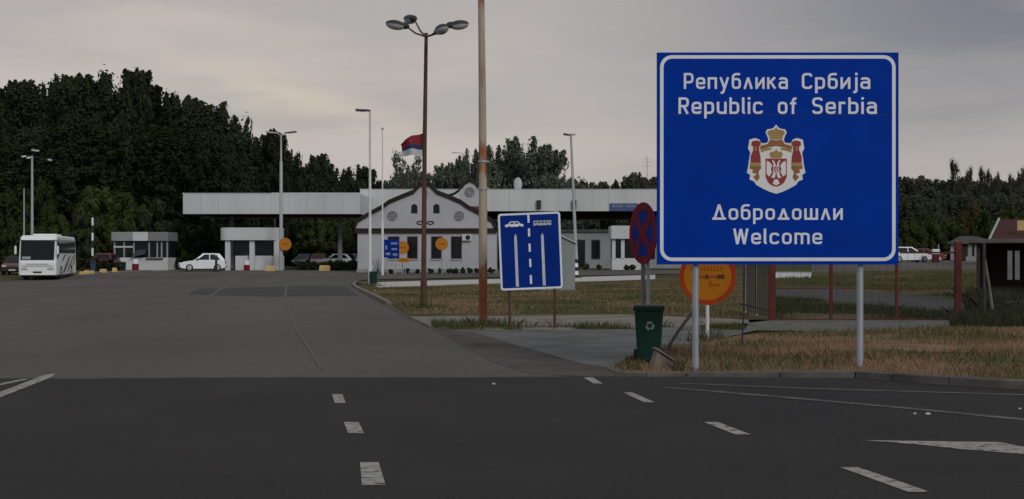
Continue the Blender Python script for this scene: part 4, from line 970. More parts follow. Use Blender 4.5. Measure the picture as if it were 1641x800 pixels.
# ------------------------------------------------------------ CARS
def make_car(label, paint, loc, rz, long_=3.95, h=1.45, grp=None, wagon=False):
    c = thing('parked_car', label, 'car', loc, rz, grp)
    l = long_ / 2; bw = .83; tw = .62; bz = .92
    # side profile: front at +x
    low = [(-l, .32), (-l + .03, .62), (-l + .06, bz), (l - 1.28, bz + .02), (l - .45, .82), (l - .08, .70), (l, .55), (l - .02, .30), (l - .40, .22), (-l + .35, .22)]
    mb = MB()
    n = len(low)
    def sect(y, k): return [(x * k, y, z) for x, z in low]
    ring = [sect(-bw + .05, .975), sect(-bw, 1), ]
    vs = [v for s_ in (sect(-bw + .06, .985), sect(-bw, .97)) for v in s_]
    rows = [(-bw, .965), (-bw + .10, 1.0), (bw - .10, 1.0), (bw, .965)]
    vs = []; fs = []
    for y, k in rows: vs += sect(y, k)
    for r in range(3):
        for i in range(n): fs.append((r * n + i, r * n + (i + 1) % n, (r + 1) * n + (i + 1) % n, (r + 1) * n + i))
    fs += [tuple(range(n - 1, -1, -1)), tuple(3 * n + i for i in range(n))]
    mb.add(vs, fs)
    rb = -l + (.22 if wagon else .50); rt = -l + .07
    cab = [(rt, bz), (rb, h - .03), (rb + .25, h), (l - 1.95, h), (l - 1.18, bz + .02)]
    def cs(y, z): return y * (1 if z < bz + .1 else tw / bw)
    m_ = len(cab); mb.add([(x, -cs(bw - .03, z), z) for x, z in cab] + [(x, cs(bw - .03, z), z) for x, z in cab], [tuple(range(m_ - 1, -1, -1)), tuple(m_ + i for i in range(m_))] + [(i, (i + 1) % m_, m_ + (i + 1) % m_, m_ + i) for i in range(m_)])
    bo = mb.build('body', paint, c, bevel=.03)
    # glass: windscreen, rear, sides
    def yy(z): return (bw - .03) + (tw / bw * (bw - .03) - (bw - .03)) * (z - bz) / (h - bz)
    a0, a1 = Vector((l - 1.18, 0, bz + .02)), Vector((l - 1.95, 0, h)); nrm = Vector((a0.z - a1.z, 0, a0.x - a1.x)); nrm = Vector((abs(nrm.z) * 0 + (a1.z - a0.z), 0, (a0.x - a1.x))).normalized()
    def strip(nm, p0, p1, nv, y0, y1, q=.008):
        o_ = nv * q
        MB().add([(p0 + o_) + Vector((0, -y0, 0)), (p0 + o_) + Vector((0, y0, 0)), (p1 + o_) + Vector((0, y1, 0)), (p1 + o_) + Vector((0, -y1, 0)), (p0) + Vector((0, -y0, 0)), (p0) + Vector((0, y0, 0)), p1 + Vector((0, y1, 0)), p1 + Vector((0, -y1, 0))], BF).build(nm, glass_dk, c)
    strip('windscreen', a0.lerp(a1, .08), a0.lerp(a1, .92), nrm, .70, .56)
    r0, r1 = Vector((rt, 0, bz)), Vector((rb, 0, h - .03)); nr = Vector((-(r1.z - r0.z), 0, (r1.x - r0.x))).normalized()
    strip('rear_window', r0.lerp(r1, .12), r0.lerp(r1, .85), nr, .66, .54)
    for s in (-1, 1):
        for f0, f1, g0, g1 in ((l - 1.42, l - 2.05, l - 2.42, l - 2.42), (l - 2.50, l - 2.50, rt + .28 + .1, rb + .33)):
            za, zb_ = bz + .05, h - .09
            pts = [(f0, za), (f1, zb_), (g1, zb_), (g0, za)]
            MB().add([(x, s * (yy(z) + .012), z) for x, z in pts] + [(x, s * (yy(z) - .01), z) for x, z in pts], BF).build('side_window', glass_dk, c)
        for wx in (l - .80, -l + .72):
            wh = MB().lathe([(.10, -.09), (.29, -.095), (.31, -.07), (.31, .07), (.29, .095), (.10, .09)], n=22, mat=Matrix.Translation((wx, s * .755, .31)) @ Matrix.Rotation(R(90), 4, 'X')).build('wheel', rubber, c, smooth=True)
            MB().lathe([(.05, -.02), (.20, -.01), (.20, .01), (.05, .02)], n=18, mat=Matrix.Translation((wx, s * .845, .31)) @ Matrix.Rotation(R(90), 4, 'X')).build('rim', rim_m, wh, smooth=True)
        MB().box(l - .16, l - .015, s * .60 - .15, s * .60 + .15, .62, .745).build('headlight', head_m, c, bevel=.02)
        MB().box(-l - .012, -l + .14, s * .68 - .09, s * .68 + .09, .62, .88).build('tail_light', tail_m, c, bevel=.02)
        MB().box(l - 1.52, l - 1.38, s * .90 - .09, s * .90 + .09, bz + .03, bz + .17).build('wing_mirror', black_pl, c, bevel=.03)
    MB().box(l - .10, l + .04, -.76, .76, .26, .46).build('bumper', black_pl, c, bevel=.04)
    MB().box(-l - .05, -l + .08, -.76, .76, .28, .50).build('bumper', black_pl, c, bevel=.04)
    MB().box(l + .042, l + .052, -.25, .25, .32, .43).build('number_plate', plate_m, c)
    return c
b = G(324, 115.5); make_car('white hatchback facing left on the forecourt before the rounded booth', car_white, b, R(197), 3.8, 1.52)
b = G(346.5, 112.6); K = ppm(112.6)
t = thing('dark_post', 'slim dark post standing in front of the tail of the white hatchback', 'post', b)
MB().tube([(0, 0, -.05), (0, 0, 1.35)], [.12, .10], 10).build('shaft', dark_metal, t, smooth=True); MB().ell((0, 0, 1.38), (.13, .13, .10)).build('cap', lampgrey, t, smooth=True)
row = [(487, 152, car_dark, 'dark parked car farthest left behind the hedge'), (499, 155, car_silver, 'silver parked car second from the left behind the hedge'), (510, 152, car_red, 'red parked car in the row behind the hedge'), (533, 146, car_white, 'white parked car above the right end of the yellow block behind the hedge'), (549, 150, car_blue, 'blue parked car behind the right part of the hedge'), (562, 153, car_silver, 'silver parked car just left of the gabled house')]
for i, (px, Y, pt, lb) in enumerate(row): make_car(lb, pt, G(px, Y), R(-90 + random.uniform(-15, 15)) if i != 3 else R(200), 3.9, 1.45, 'cars parked behind the hedge')
car_maroon = pm('maroon_car_paint', (.13, .018, .015), None, rough=.35, spec=.5)
make_car('dull red car half hidden by dark shrubs left of the boxy booth', car_maroon, G(172, 119.5), R(92), 3.9, 1.5)
make_car('dark maroon car mostly hidden behind the coach at the left edge', pm('dark_maroon_car_paint', (.05, .010, .010), None, rough=.35, spec=.5), G(27, 106), R(-80), 3.9, 1.45)
make_car('white estate car on the yard right of the welcome sign', car_white, G(1456, 133), R(10), 4.1, 1.5, wagon=True)
make_car('dark red car behind the striped barrier post on the right yard', car_maroon, G(1484, 146), R(5), 3.9, 1.4)

# ------------------------------------------------------------ COACH
d = Vector((-2.4, 12, 0)).normalized(); fc = G(60, 92.8)
co = thing('coach', 'white touring coach with grey swirls parked facing the camera at the left', 'bus', fc, math.atan2(-d.x, d.y) )
Lc = 11.6; hw = 1.22; Hc = 3.05
# local: front at y=0 facing -y, back at +y
prof = [(0.06, .32), (0.0, .42), (0.0, 1.15), (.05, 1.35), (.34, 2.75), (.60, Hc - .08), (1.0, Hc), (Lc - .5, Hc), (Lc, Hc - .25), (Lc + .02, .9), (Lc, .35)]
mb = MB(); rows = [(-hw, 0), (-hw + .12, 1), (hw - .12, 1), (hw, 0)]; n = len(prof); vs = []; fs = []
for x, k in rows:
    for y, z in prof:
        yc = Lc / 2; vs.append((x * (1 if z < 2.2 else .97), yc + (y - yc) * (1 if k else .987), z - (0 if k or z < 2.8 else .06)))
for r in range(3):
    for i in range(n): fs.append((r * n + i, r * n + (i + 1) % n, (r + 1) * n + (i + 1) % n, (r + 1) * n + i))
fs += [tuple(range(n - 1, -1, -1)), tuple(3 * n + i for i in range(n))]
mb.add(vs, fs); mb.build('body', coach_white, co, bevel=.05)
# windscreen on the raked front
def fy(z): return .05 + (.34 - .05) * (z - 1.35) / 1.4
ws_pts = [(-1.10, 1.28), (1.10, 1.28), (1.13, 2.72), (-1.13, 2.72)]
def front_plate(nm, pts, mat, q=.02, par=co, fl=fy, bev=0):
    n = len(pts); return MB().add([(x, fl(z) - q, z) for x, z in pts] + [(x, fl(z) + .03, z) for x, z in pts], [tuple(range(n)), tuple(range(2 * n - 1, n - 1, -1))] + [(i, (i + 1) % n, n + (i + 1) % n, n + i) for i in range(n)]).build(nm, mat, par, bevel=bev)
wsn = front_plate('windscreen', [(-1.10, 1.36), (1.06, 1.36), (1.08, 2.72), (-1.10, 2.72)], glass_dk)
front_plate('destination_card', [(-1.0, 1.42), (-.45, 1.42), (-.45, 1.60), (-1.0, 1.60)], pm('pale_card', (.28, .33, .32), None), .026, wsn)
for s in (-1, 1):
    MB().box(s * .85 - .22, s * .85 + .22, -.025, .05, .68, .86).build('headlight', pm('dim_lens', (.40, .41, .42), None, rough=.15), co, bevel=.03)
    mr = MB().box(s * 1.36 - .07, s * 1.36 + .07, -.42, -.28, 1.75, 2.32).build('mirror', coach_white, co, bevel=.05)
    MB().tube([(s * 1.36, -.35, 2.30), (s * 1.30, -.30, 2.62), (s * 1.10, .25, 2.74)], .03, 8).build('mirror_arm', dark_metal, mr, smooth=True)
MB().box(-1.0, 1.0, -.012, .05, .93, .99).build('grille', pm('grille_grey', (.30, .30, .31), None), co)
MB().box(-.7, .7, -.016, .05, 1.06, 1.12).build('grille', MATS['grille_grey'], co)
MB().box(-.28, .28, -.02, .05, .48, .60).build('number_plate', dark_metal, co)
MB().box(-1.15, 1.15, -.03, .04, .34, .44).build('bumper', coach_white, co, bevel=.03)
for s in (-1, 1):
    X0 = s * (hw + .006)
    def side(nm, pts, mat, q=.008):
        n = len(pts); return MB().add([(s * (hw + q) * (1 if z < 2.2 else .975), y, z) for y, z in pts] + [(s * (hw - .03) * (1 if z < 2.2 else .97), y, z) for y, z in pts], [tuple(range(n)), tuple(range(2 * n - 1, n - 1, -1))] + [(i, (i + 1) % n, n + (i + 1) % n, n + i) for i in range(n)]).build(nm, mat, co)
    side('side_window', [(1.2, 1.55), (1.9, 1.85), (Lc - .6, 1.85), (Lc - .35, 2.78), (1.2, 2.78)], glass_dk, .012)
    side('side_window', [(.50, 1.45), (1.1, 1.5), (1.1, 2.72), (.62, 2.72)], glass_dk, .012)
    side('swirl', [(3.4, .45), (4.6, .45), (6.2, .95), (8.2, 1.70), (6.9, 1.55), (5.0, 1.0)], coach_grey, .010)
    side('swirl', [(5.6, .45), (6.5, .45), (8.2, .9), (10.4, 1.72), (9.2, 1.6), (7.0, 1.0)], coach_pink, .011)
    side('swirl', [(9.4, .9), (10.1, 1.0), (11.3, 1.72), (10.8, 1.72)], coach_grey, .010)
    side('swirl', [(2.8, 1.2), (4.0, 1.35), (5.4, 1.75), (4.2, 1.7)], coach_grey, .011)
    for wy in (2.6, 8.6):
        wh = MB().lathe([(.2, -.14), (.46, -.15), (.50, -.11), (.50, .11), (.46, .15), (.2, .14)], n=24, mat=Matrix.Translation((s * 1.10, wy, .50)) @ Matrix.Rotation(R(90), 4, 'Y')).build('wheel', rubber, co, smooth=True)
        MB().lathe([(.08, -.03), (.27, -.02), (.27, .02), (.08, .03)], n=20, mat=Matrix.Translation((s * 1.245, wy, .50)) @ Matrix.Rotation(R(90), 4, 'Y')).build('rim', rim_m, wh, smooth=True)
MB().box(-.8, .8, 3.6, 6.4, Hc - .01, Hc + .14).build('roof_unit', coach_white, co, bevel=.06)
MB().box(-1.12, 1.12, .5, Lc - .3, .20, .36).build('underbody', black_pl, co)

# small things by the booths
b = G(197.5, 121); gbn = thing('litter_bin', 'dark green litter bin against the wall of the boxy booth', 'bin', b)
MB().add(frus(0, .17, .18, .62, .2, .21), BF).build('body', green_pl, gbn, bevel=.03); MB().add(frus(.622, .22, .23, .72, .19, .2), BF).build('lid', green_pl, gbn, bevel=.02)
def barrel(px, Y, label, h, r):
    t = thing('traffic_barrel', label, 'traffic barrel', G(px, Y))
    MB().lathe([(r * 1.1, 0), (r, .05), (r, h * .58)], n=18).build('red_half', sign_red, t, smooth=True)
    MB().lathe([(r, h * .58 + .002), (r * .95, h), (r * .4, h + .03)], n=18).build('white_half', sign_white, t, smooth=True)
barrel(217, 120.5, 'red barrel with a white top in front of the boxy booth', .95, .28)
barrel(395.5, 118.5, 'red barrel with a white top below the rounded booth', .85, .26)
t = thing('barrier_post', 'stubby red and white post beside the estate car on the right yard', 'barrier post', G(1499.5, 131))
MB().box(-.30, .30, -.2, .2, -.05, .80).build('red_half', rust_red, t, bevel=.05); MB().box(-.34, .34, -.22, .22, .802, 1.28).build('white_half', sign_white, t, bevel=.05)
MB().tube([(.28, 0, 1.28), (.28, 0, 1.75)], .05, 8).build('rod', galv, t)

# ------------------------------------------------------------ RED FENCE
Yf = 35.7; K = ppm(Yf)
fe = thing('red_fence', 'rust red steel fence with widely spaced posts behind the welcome sign', 'fence', G(1237, Yf))
def fx_(px): return (px - 1237) / K
def fz_(py): return EYE + (HY - py) / K
MB().box(-.085, .085, -.085, .085, -.1, fz_(392)).build('post', rust_red, fe, bevel=.01)
MB().box(fx_(1535) - .08, fx_(1535) + .08, -.08, .08, -.1, fz_(388)).build('post', rust_red, fe, bevel=.01)
for px in (1332, 1437): MB().box(fx_(px) - .035, fx_(px) + .035, -.035, .035, .0, fz_(404)).build('post', rust_red, fe)
mb = MB()
for py, h_ in ((513.5, .032), (462, .016), (405, .022)):
    for a, b_ in ((1237, 1332), (1332, 1437), (1437, 1535)):
        mb.box(fx_(a) + .09, fx_(b_) - .09, -.022, .022, fz_(py) - h_, fz_(py) + h_)
mb.build('rail', rust_red, fe)
mb = MB()
for i in range(26):
    x = fx_(1237) + .2 + i * .185
    if x < fx_(1535) - .1: mb.box(x - .0025, x + .0025, -.004, .004, fz_(513), fz_(405))
mb.build('wire', dark_metal, fe)
# gate leaf standing open
gt = thing('gate_leaf', 'dark brown barred gate leaf standing open beside the red fence', 'gate', G(1233, Yf + .15), 0)
e = G(1188, 40.5) - G(1233, Yf + .15); ang = math.atan2(e.y, e.x); gl = e.length; gt.rotation_euler = (0, 0, ang)
gh = fz_(398); mb = MB()
for i in range(int(gl / .30)): mb.box(.06 + i * .30, .06 + i * .30 + .05, -.012, .012, .10, gh)
mb.build('bars', pm('gate_brown', (.040, .031, .028), (.058, .046, .040), 3, .9), gt)
mb = MB(); mb.box(0, gl, .013, .045, .25, .31); mb.box(0, gl, .013, .045, gh - .3, gh - .24); mb.build('frame', dark_metal, gt)
MB().box(gl * .45, gl * .45 + .06, -.05, -.013, .05, gh).build('stile', galv, gt)
MB().box(gl * .86, gl * .86 + .05, -.05, -.013, .05, gh).build('stile', galv, gt)
# dark post and leaning pole at right
b = G(1577, 34.8); K = ppm(34.8)
t = thing('dark_post', 'dark slim post right of the red fence in the tall weeds', 'post', b)
MB().tube([(0, 0, -.1), (0, 0, EYE + (HY - 392) / K)], .045, 10).build('shaft', dark_metal, t, smooth=True); MB().ell((0, 0, EYE + (HY - 392) / K), (.05, .05, .03)).build('cap', dark_metal, t, smooth=True)
b = G(1593, 36.5); v = P(1578, 414, 36.8) - b
tag(MB().tube([(0, 0, -.1), v * .5 + Vector((.01, 0, 0)), v], [.04, .036, .032], 10).build('leaning_pole', pm('weathered_pole', (.16, .15, .135), (.11, .10, .09), 4, .9), smooth=True, loc=b), 'weathered grey pole leaning left in front of the brown shelter', 'pole')
# brown shelter
Yx = 52.5; K = ppm(Yx); ox = 1564
sh = thing('timber_shelter', 'brown timber shelter with a flat grey roof at the right edge', 'shelter', G(ox, Yx), R(-18))
def q_(px, py): return ((px - ox) / K, EYE + (HY - py) / K)
zt_ = q_(0, 390)[1]; W_ = (1780 - ox) / K
MB().box(-.25, W_ + .3, -.4, 3.4, zt_, zt_ + .16).build('roof', roof_grey, sh, bevel=.02)
mb = MB(); mb.box(.05, W_, 2.9, 3.0, 0, zt_ - .002); mb.box(.05, .15, .1, 2.898, 0, zt_ - .002); mb.build('wall', brown_wd, sh)
MB().box(.152, W_, 1.9, 2.3, .40, .46).build('bench', brown_wd, sh)
for px in (1568, 1645, 1705, 1765): x, _ = q_(px, 0); MB().box(x - .06, x + .06, -.1, .02, -.1, zt_ - .002).build('post', brown_wd, sh)
for px in (1615, 1626): x, _ = q_(px, 0); MB().box(x - .085, x + .085, -.16, -.103, q_(0, 448)[1], q_(0, 402)[1]).build('notice', pm('weathered_white', (.20, .20, .20), (.15, .15, .15), 3, .9), sh)
MB().box(.0, W_, -.6, 3.2, -.05, .08).build('floor_slab', conc_m, sh)
b = G(1600, 41.5)
t = thing('concrete_slab', 'pale concrete slabs stacked in the weeds before the brown shelter', 'concrete slab', G(1632, 43.5), R(-8))
MB().box(-.75, 1.6, -.3, .3, 0, .15).build('slab', conc_m, t, bevel=.02); MB().box(-.4, 1.6, -.22, .26, .152, .26).build('slab', pm('weathered_grey_slab', (.16, .155, .14), (.11, .105, .095), 2, .9), t, bevel=.02)
# small hut with grey roof
Yx = 160.0; K = ppm(Yx); ox = 1551; g = gz(PX(ox, Yx), Yx)
hu = thing('small_hut', 'small hut with a dark mono pitch roof and white panels behind the red fence post', 'hut', (PX(ox, Yx), Yx, g), R(-18))
def q_(px, py): return ((px - ox) / K, PZ(py, Yx) - g)
z1 = q_(0, 389)[1]
MB().box(q_(1524, 0)[0], q_(1577, 0)[0], 0, 4, -.1, z1).build('wall', brown_wd, hu)
for a, b_, in ((1524.5, 1530), (1551, 1557.5), (1561, 1566)): MB().box(q_(a, 0)[0], q_(b_, 0)[0], -.05, -.003, .1, z1 - .15).build('white_panel', grey_wall, hu)
MB().box(q_(1557.8, 0)[0], q_(1560.7, 0)[0], -.04, -.003, .8, z1 - .2).build('window', glass_dk, hu)
mb = MB(); mb.prism([q_(1518, 391), q_(1590, 391), q_(1588, 386), q_(1560, 378.5), q_(1537, 379)], -.6, 4.4); mb.build('roof', roof_grey, hu, bevel=.03)
MB().box(q_(1548, 0)[0], q_(1585, 0)[0], -1.4, -.7, -.1, .55).build('low_wall', grey_wall, hu)
# red roofed building
Yx = 118.0; K = ppm(Yx); ox = 1640; g = gz(PX(ox, Yx), Yx)
rh = thing('red_roofed_house', 'house with a steep dark red roof and a yellow board at the right edge', 'house', (PX(ox, Yx), Yx, g), R(-20))
def q_(px, py): return ((px - ox) / K, PZ(py, Yx) - g)
x0, ze = q_(1588, 386); x1, zr = q_(1604, 349); xe = q_(1760, 0)[0]
mb = MB(); mb.add([(x0, 0, ze), (xe, 0, ze), (xe, 5, zr), (x1, 5, zr), (x0, 10, ze), (xe, 10, ze)], [(0, 1, 2, 3), (3, 2, 5, 4), (0, 3, 4), (1, 5, 2), (0, 4, 5, 1)]); mb.build('roof', pm('dark_red_roof', (.072, .020, .018), (.054, .017, .015), 1.5, .9), rh)
MB().box(x0 + .4, xe - .4, .5, 9.5, -.1, ze - .002).build('wall', white_paint, rh)
MB().tube([(x0 - .05, -.08, ze), (x1 - .08, 4.95, zr + .06)], .11, 6).build('verge_board', pm('pale_green_board', (.30, .36, .32), None), rh)
x, z = q_(1631, 369); MB().box(x, x + .9, .9, 1.0, z, z + .85).build('yellow_board', yellow_m, rh)
MB().box(x0, xe, -.12, -.003, ze - .1, ze + .12).build('gutter', pm('ochre_gutter', (.24, .16, .06), None), rh)

# pale low walls seen between the fence posts
t = thing('low_wall', 'low pale concrete wall below the welcome sign beyond the fence', 'wall', gp(1250, 446))
k_ = ppm(t.location.y); MB().box(-.5, 50 / k_, 0, .25, -.1, 9 / k_).build('wall', white_paint, t); MB().box(-.55, 51 / k_, -.03, .28, 9 / k_, 9 / k_ + .05).build('coping', pave_m, t)

# ------------------------------------------------------------ VEGETATION
rng = np.random.default_rng(11)
def leaf_mesh(name, centers, radii, per, size, mat, up=.25):
    """many small leaf faces spread through the given clumps"""
    cs = np.repeat(np.array(centers), per, axis=0); rs = np.repeat(np.array(radii), per, axis=0)
    n = len(cs)
    d = rng.normal(size=(n, 3)); d /= np.linalg.norm(d, axis=1)[:, None]
    rad = rng.random(n) ** .45
    p = cs + d * rs * rad[:, None]
    nrm = d * 1.3 + rng.normal(size=(n, 3)) * .30 + np.array([0, 0, up]); nrm /= np.linalg.norm(nrm, axis=1)[:, None]
    a = np.cross(nrm, rng.normal(size=(n, 3))); a /= np.linalg.norm(a, axis=1)[:, None]
    b = np.cross(nrm, a)
    s = size * (.55 + .9 * rng.random(n))[:, None]
    v = np.stack([p - a * s, p - b * s * .55 + nrm * s * .12, p + a * s, p + b * s * .55 + nrm * s * .12], axis=1).reshape(-1, 3)
    me = bpy.data.meshes.new(name); me.vertices.add(4 * n); me.vertices.foreach_set('co', v.ravel())
    me.loops.add(4 * n); me.loops.foreach_set('vertex_index', np.arange(4 * n, dtype=np.int32))
    me.polygons.add(n); me.polygons.foreach_set('loop_start', np.arange(0, 4 * n, 4, dtype=np.int32)); me.polygons.foreach_set('loop_total', np.full(n, 4, dtype=np.int32))
    me.update(calc_edges=True); me.materials.append(mat); return me
def plume_mesh(name, plumes, per, size, mat):
    """leaf faces along pointed plumes: each runs from a base to a tip, widest a third of the way up, with loose edges"""
    S_ = np.repeat(np.array([p[0] for p in plumes]), per, axis=0); E_ = np.repeat(np.array([p[1] for p in plumes]), per, axis=0)
    W_ = np.repeat(np.array([p[2] for p in plumes]), per) * 1.0
    n = len(S_); t = rng.random(n) ** .85
    prof = np.clip(np.sin(np.pi * np.clip(t * .86 + .12, 0, 1)), .06, 1) * (1 - .22 * t)
    d = rng.normal(size=(n, 3)); d /= np.linalg.norm(d, axis=1)[:, None]
    off = d * (W_ * prof * np.minimum(np.abs(rng.normal(size=n)), 1.15) * .72)[:, None]
    p = S_ + (E_ - S_) * t[:, None] + off
    up = (E_ - S_) / np.linalg.norm(E_ - S_, axis=1)[:, None]
    nrm = d * 1.3 + rng.normal(size=(n, 3)) * .30 + up * .35; nrm /= np.linalg.norm(nrm, axis=1)[:, None]
    a = np.cross(nrm, rng.normal(size=(n, 3))); a /= np.linalg.norm(a, axis=1)[:, None]; b = np.cross(nrm, a)
    s_ = size * (.55 + .9 * rng.random(n))[:, None]
    v = np.stack([p - a * s_, p - b * s_ * .55, p + a * s_, p + b * s_ * .55], axis=1).reshape(-1, 3)
    me = bpy.data.meshes.new(name); me.vertices.add(4 * n); me.vertices.foreach_set('co', v.ravel())
    me.loops.add(4 * n); me.loops.foreach_set('vertex_index', np.arange(4 * n, dtype=np.int32))
    me.polygons.add(n); me.polygons.foreach_set('loop_start', np.arange(0, 4 * n, 4, dtype=np.int32)); me.polygons.foreach_set('loop_total', np.full(n, 4, dtype=np.int32))
    me.update(calc_edges=True); me.materials.append(mat); return me
def add_mesh(name, me, parent):
    o = bpy.data.objects.new(name, me); C.objects.link(o); o.parent = parent; return o
def make_tree(name, style, H, Wd, mat, seed):
    """returns an unlinked-in-place thing: trunk with limbs + crown"""
    global rng
    rng = np.random.default_rng(seed); rd = random.Random(seed)
    root = thing(name, '', 'tree')
    cen = []; rad = []
    pl = []
    if style in ('tall', 'round'):
        tall = style == 'tall'; z0 = .10; ncl = 150 if tall else 130; per, size = (230, .20) if tall else (200, .20)
        for i in range(ncl):
            t = rd.random() ** (.85 if tall else 1)
            if tall: env = Wd * (.50 + .50 * math.sin(math.pi * min(1, .20 + t * .70))) * (1 - max(0, t - .70) / .42)
            else: env = Wd * math.sqrt(max(.04, 1 - (2 * t - .80) ** 2 / 1.46))
            a = rd.random() * 6.283; r = env * (.25 + .70 * rd.random() ** .5); k = rd.uniform(.75, 1.3)
            ln = (2.3 if tall else 1.55) * k
            z = H * (z0 + (1 - z0) * t) - ln * .9
            s_ = Vector((r * math.cos(a), r * math.sin(a), max(H * .03, z)))
            out = (.85 if tall else 1.1) * (.15 + r / Wd) * (1.35 - .6 * t); e_ = s_ + Vector((out * math.cos(a + rd.uniform(-.5, .5)), out * math.sin(a + rd.uniform(-.5, .5)), rd.uniform(.75, 1.1) if t > .35 else rd.uniform(.2, .7))).normalized() * ln
            if e_.z > H: e_.z = H
            pl.append((tuple(s_), tuple(e_), (1.12 if tall else 1.15) * k * rd.uniform(.75, 1.25))); cen.append(tuple(s_.lerp(e_, .3)))
        # a full core so that daylight does not show through the middle of the wood
        for i in range(40):
            t = rd.random() * .8; r = Wd * .55 * rd.random() ** .5; a = rd.random() * 6.283
            pl.append(((r * math.cos(a), r * math.sin(a), H * (.06 + .8 * t)), (r * math.cos(a), r * math.sin(a), H * (.06 + .8 * t) + 2.5), 1.5))
    elif style == 'bush':
        pl = []; per, size, ncl = 170, .18, 40
        for i in range(ncl):
            t = rd.random(); z = H * t * .85 + .1 * H
            env = Wd * math.sqrt(max(.05, 1 - t * t)); a = rd.random() * 6.283; r = env * rd.random() ** .5; k = rd.uniform(.7, 1.2)
            cen.append((r * math.cos(a), r * math.sin(a), min(z, H - .5 * k))); rad.append((.75 * k, .75 * k, .6 * k))
    else:   # sparse: open twiggy crown
        z0 = .35; per, size, ncl = 26, .26, 44
        for i in range(ncl):
            t = rd.random(); z = H * (z0 + (1 - z0) * t); env = Wd * (.5 + .5 * math.sin(math.pi * t))
            a = rd.random() * 6.283; r = env * (.3 + .7 * rd.random()); k = rd.uniform(.6, 1.1)
            cen.append((r * math.cos(a), r * math.sin(a), z)); rad.append((.8 * k, .8 * k, .9 * k))
    add_mesh('crown', plume_mesh('crown', pl, per, size, mat) if pl else leaf_mesh('crown', cen, rad, per, size, mat), root)
    mb = MB(); tr = max(.12, H * .014) if style != 'bush' else .06
    lean = rd.uniform(-.03, .03) * H
    spine = [(0, 0, -.3), (lean * .3, 0, H * .3), (lean * .8, lean * .3, H * .6), (lean, lean * .4, H * .9)]
    mb.tube(spine, [tr * 1.3, tr, tr * .6, tr * .2], 8)
    for c in (rd.sample(cen, min(len(cen), 22 if style != 'sparse' else 44))):
        zt = max(H * .1, min(c[2] * .7, H * .75)); f = zt / H
        s = Vector((lean * f, lean * f * .3, zt)); e = Vector(c)
        m = s.lerp(e, .5) + Vector((0, 0, -.06 * (e - s).length))
        mb.tube([s, m, e], [tr * .35, tr * .22, tr * .08], 5, cap=False)
        if style == 'sparse':
            for k in range(5):
                q = e + Vector((rd.uniform(-1, 1), rd.uniform(-1, 1), rd.uniform(-.2, 1.3)))
                mb.tube([m.lerp(e, .6), q], [tr * .1, tr * .05], 4, cap=False)
    mb.build('trunk', bark if style != 'sparse' else (bark_pale if mat is leaf_hill else bark), root, smooth=True)
    return root, H, Wd
protos = {}
def proto(kind):
    if kind not in protos:
        spec = {'tallA': ('tall_tree', 'tall', 20, 4.2, leaf_dark, 3), 'tallB': ('tall_tree', 'tall', 20, 3.8, leaf_dark, 4), 'tallC': ('tall_tree', 'tall', 20, 4.6, leaf_dark, 5),
                'round': ('round_tree', 'round', 12, 6.0, leaf_grey, 6), 'roundD': ('round_tree', 'round', 11, 5.0, leaf_dark, 7), 'roundD2': ('round_tree', 'round', 12, 5.0, leaf_dark, 27), 'roundH': ('round_tree', 'round', 11, 5.2, leaf_hill, 8), 'roundH2': ('round_tree', 'round', 12, 4.6, leaf_hill, 18),
                'bushA': ('bush', 'bush', 5, 3.2, leaf_mid, 9), 'bushB': ('bush', 'bush', 5, 3.4, leaf_mid, 10), 'bushBr': ('bush', 'bush', 5, 3.2, leaf_brown, 12), 'bushD': ('bush', 'bush', 5, 3.2, leaf_dark, 13),
                'sparse': ('bare_tree', 'sparse', 12, 3.6, leaf_grey, 14), 'sparseH': ('bare_tree', 'sparse', 12, 2.6, leaf_hill, 15)}[kind]
        protos[kind] = [make_tree(*spec), False]
    return protos[kind]
def plant(kind, px, top, Y, wpx, label, group=None, cat='tree', base=None):
    pr = proto(kind); (root, H, Wd), used = pr
    o = copy_tree(root) if used else root
    pr[1] = True
    b = G(px, Y); K = ppm(Y); h = PZ(top, Y) - b.z
    o.location = b; s = h / H; sw = (wpx / 2) / K / Wd if wpx else s
    o.scale = (sw, sw, s); o.rotation_euler = (0, 0, random.uniform(0, 6.28))
    o['label'] = label; o['category'] = cat
    if group: o['group'] = group
    elif 'group' in o: del o['group']
    return o
GW = 'dark wood behind the left canopy'
lw = 'tall dark leafy tree packed into the wood at the left'
TK = ['tallA', 'tallB', 'tallC']
# front silhouettes of the wood
for i, (px, top, Y, wd) in enumerate([(-60, 118, 165, 140), (0, 128, 168, 90), (38, 128, 160, 70), (78, 136, 172, 80), (112, 116, 164, 80), (150, 117, 158, 95), (196, 106, 160, 90), (222, 112, 166, 80), (262, 152, 165, 80), (300, 153, 160, 80), (335, 160, 164, 85), (365, 178, 170, 75), (20, 150, 185, 110), (90, 160, 188, 120), (160, 150, 190, 120), (240, 165, 188, 120), (310, 185, 186, 110), (372, 215, 190, 100), (-20, 190, 150, 100), (60, 200, 150, 100), (128, 185, 148, 100), (205, 190, 150, 100), (275, 205, 150, 90), (335, 215, 152, 90), (-130, 120, 170, 150)]):
    plant(['tallA', 'roundD', 'tallB', 'roundD2', 'tallC'][i % 5], px, top, Y, wd * 1.55, lw, GW)
plant('roundD2', 408, 222, 172, 66, 'medium dark tree left of the two headed lamp above the canopy', None)
plant('tallA', 440, 207, 168, 84, 'dark tree rising right behind the heads of the two headed lamp', None)
plant('roundD', 468, 238, 176, 62, 'ragged dark tree just right of the two headed lamp', None)
plant('tallB', 512, 247, 186, 72, 'dark pointed tree standing alone above the middle of the left canopy', None)
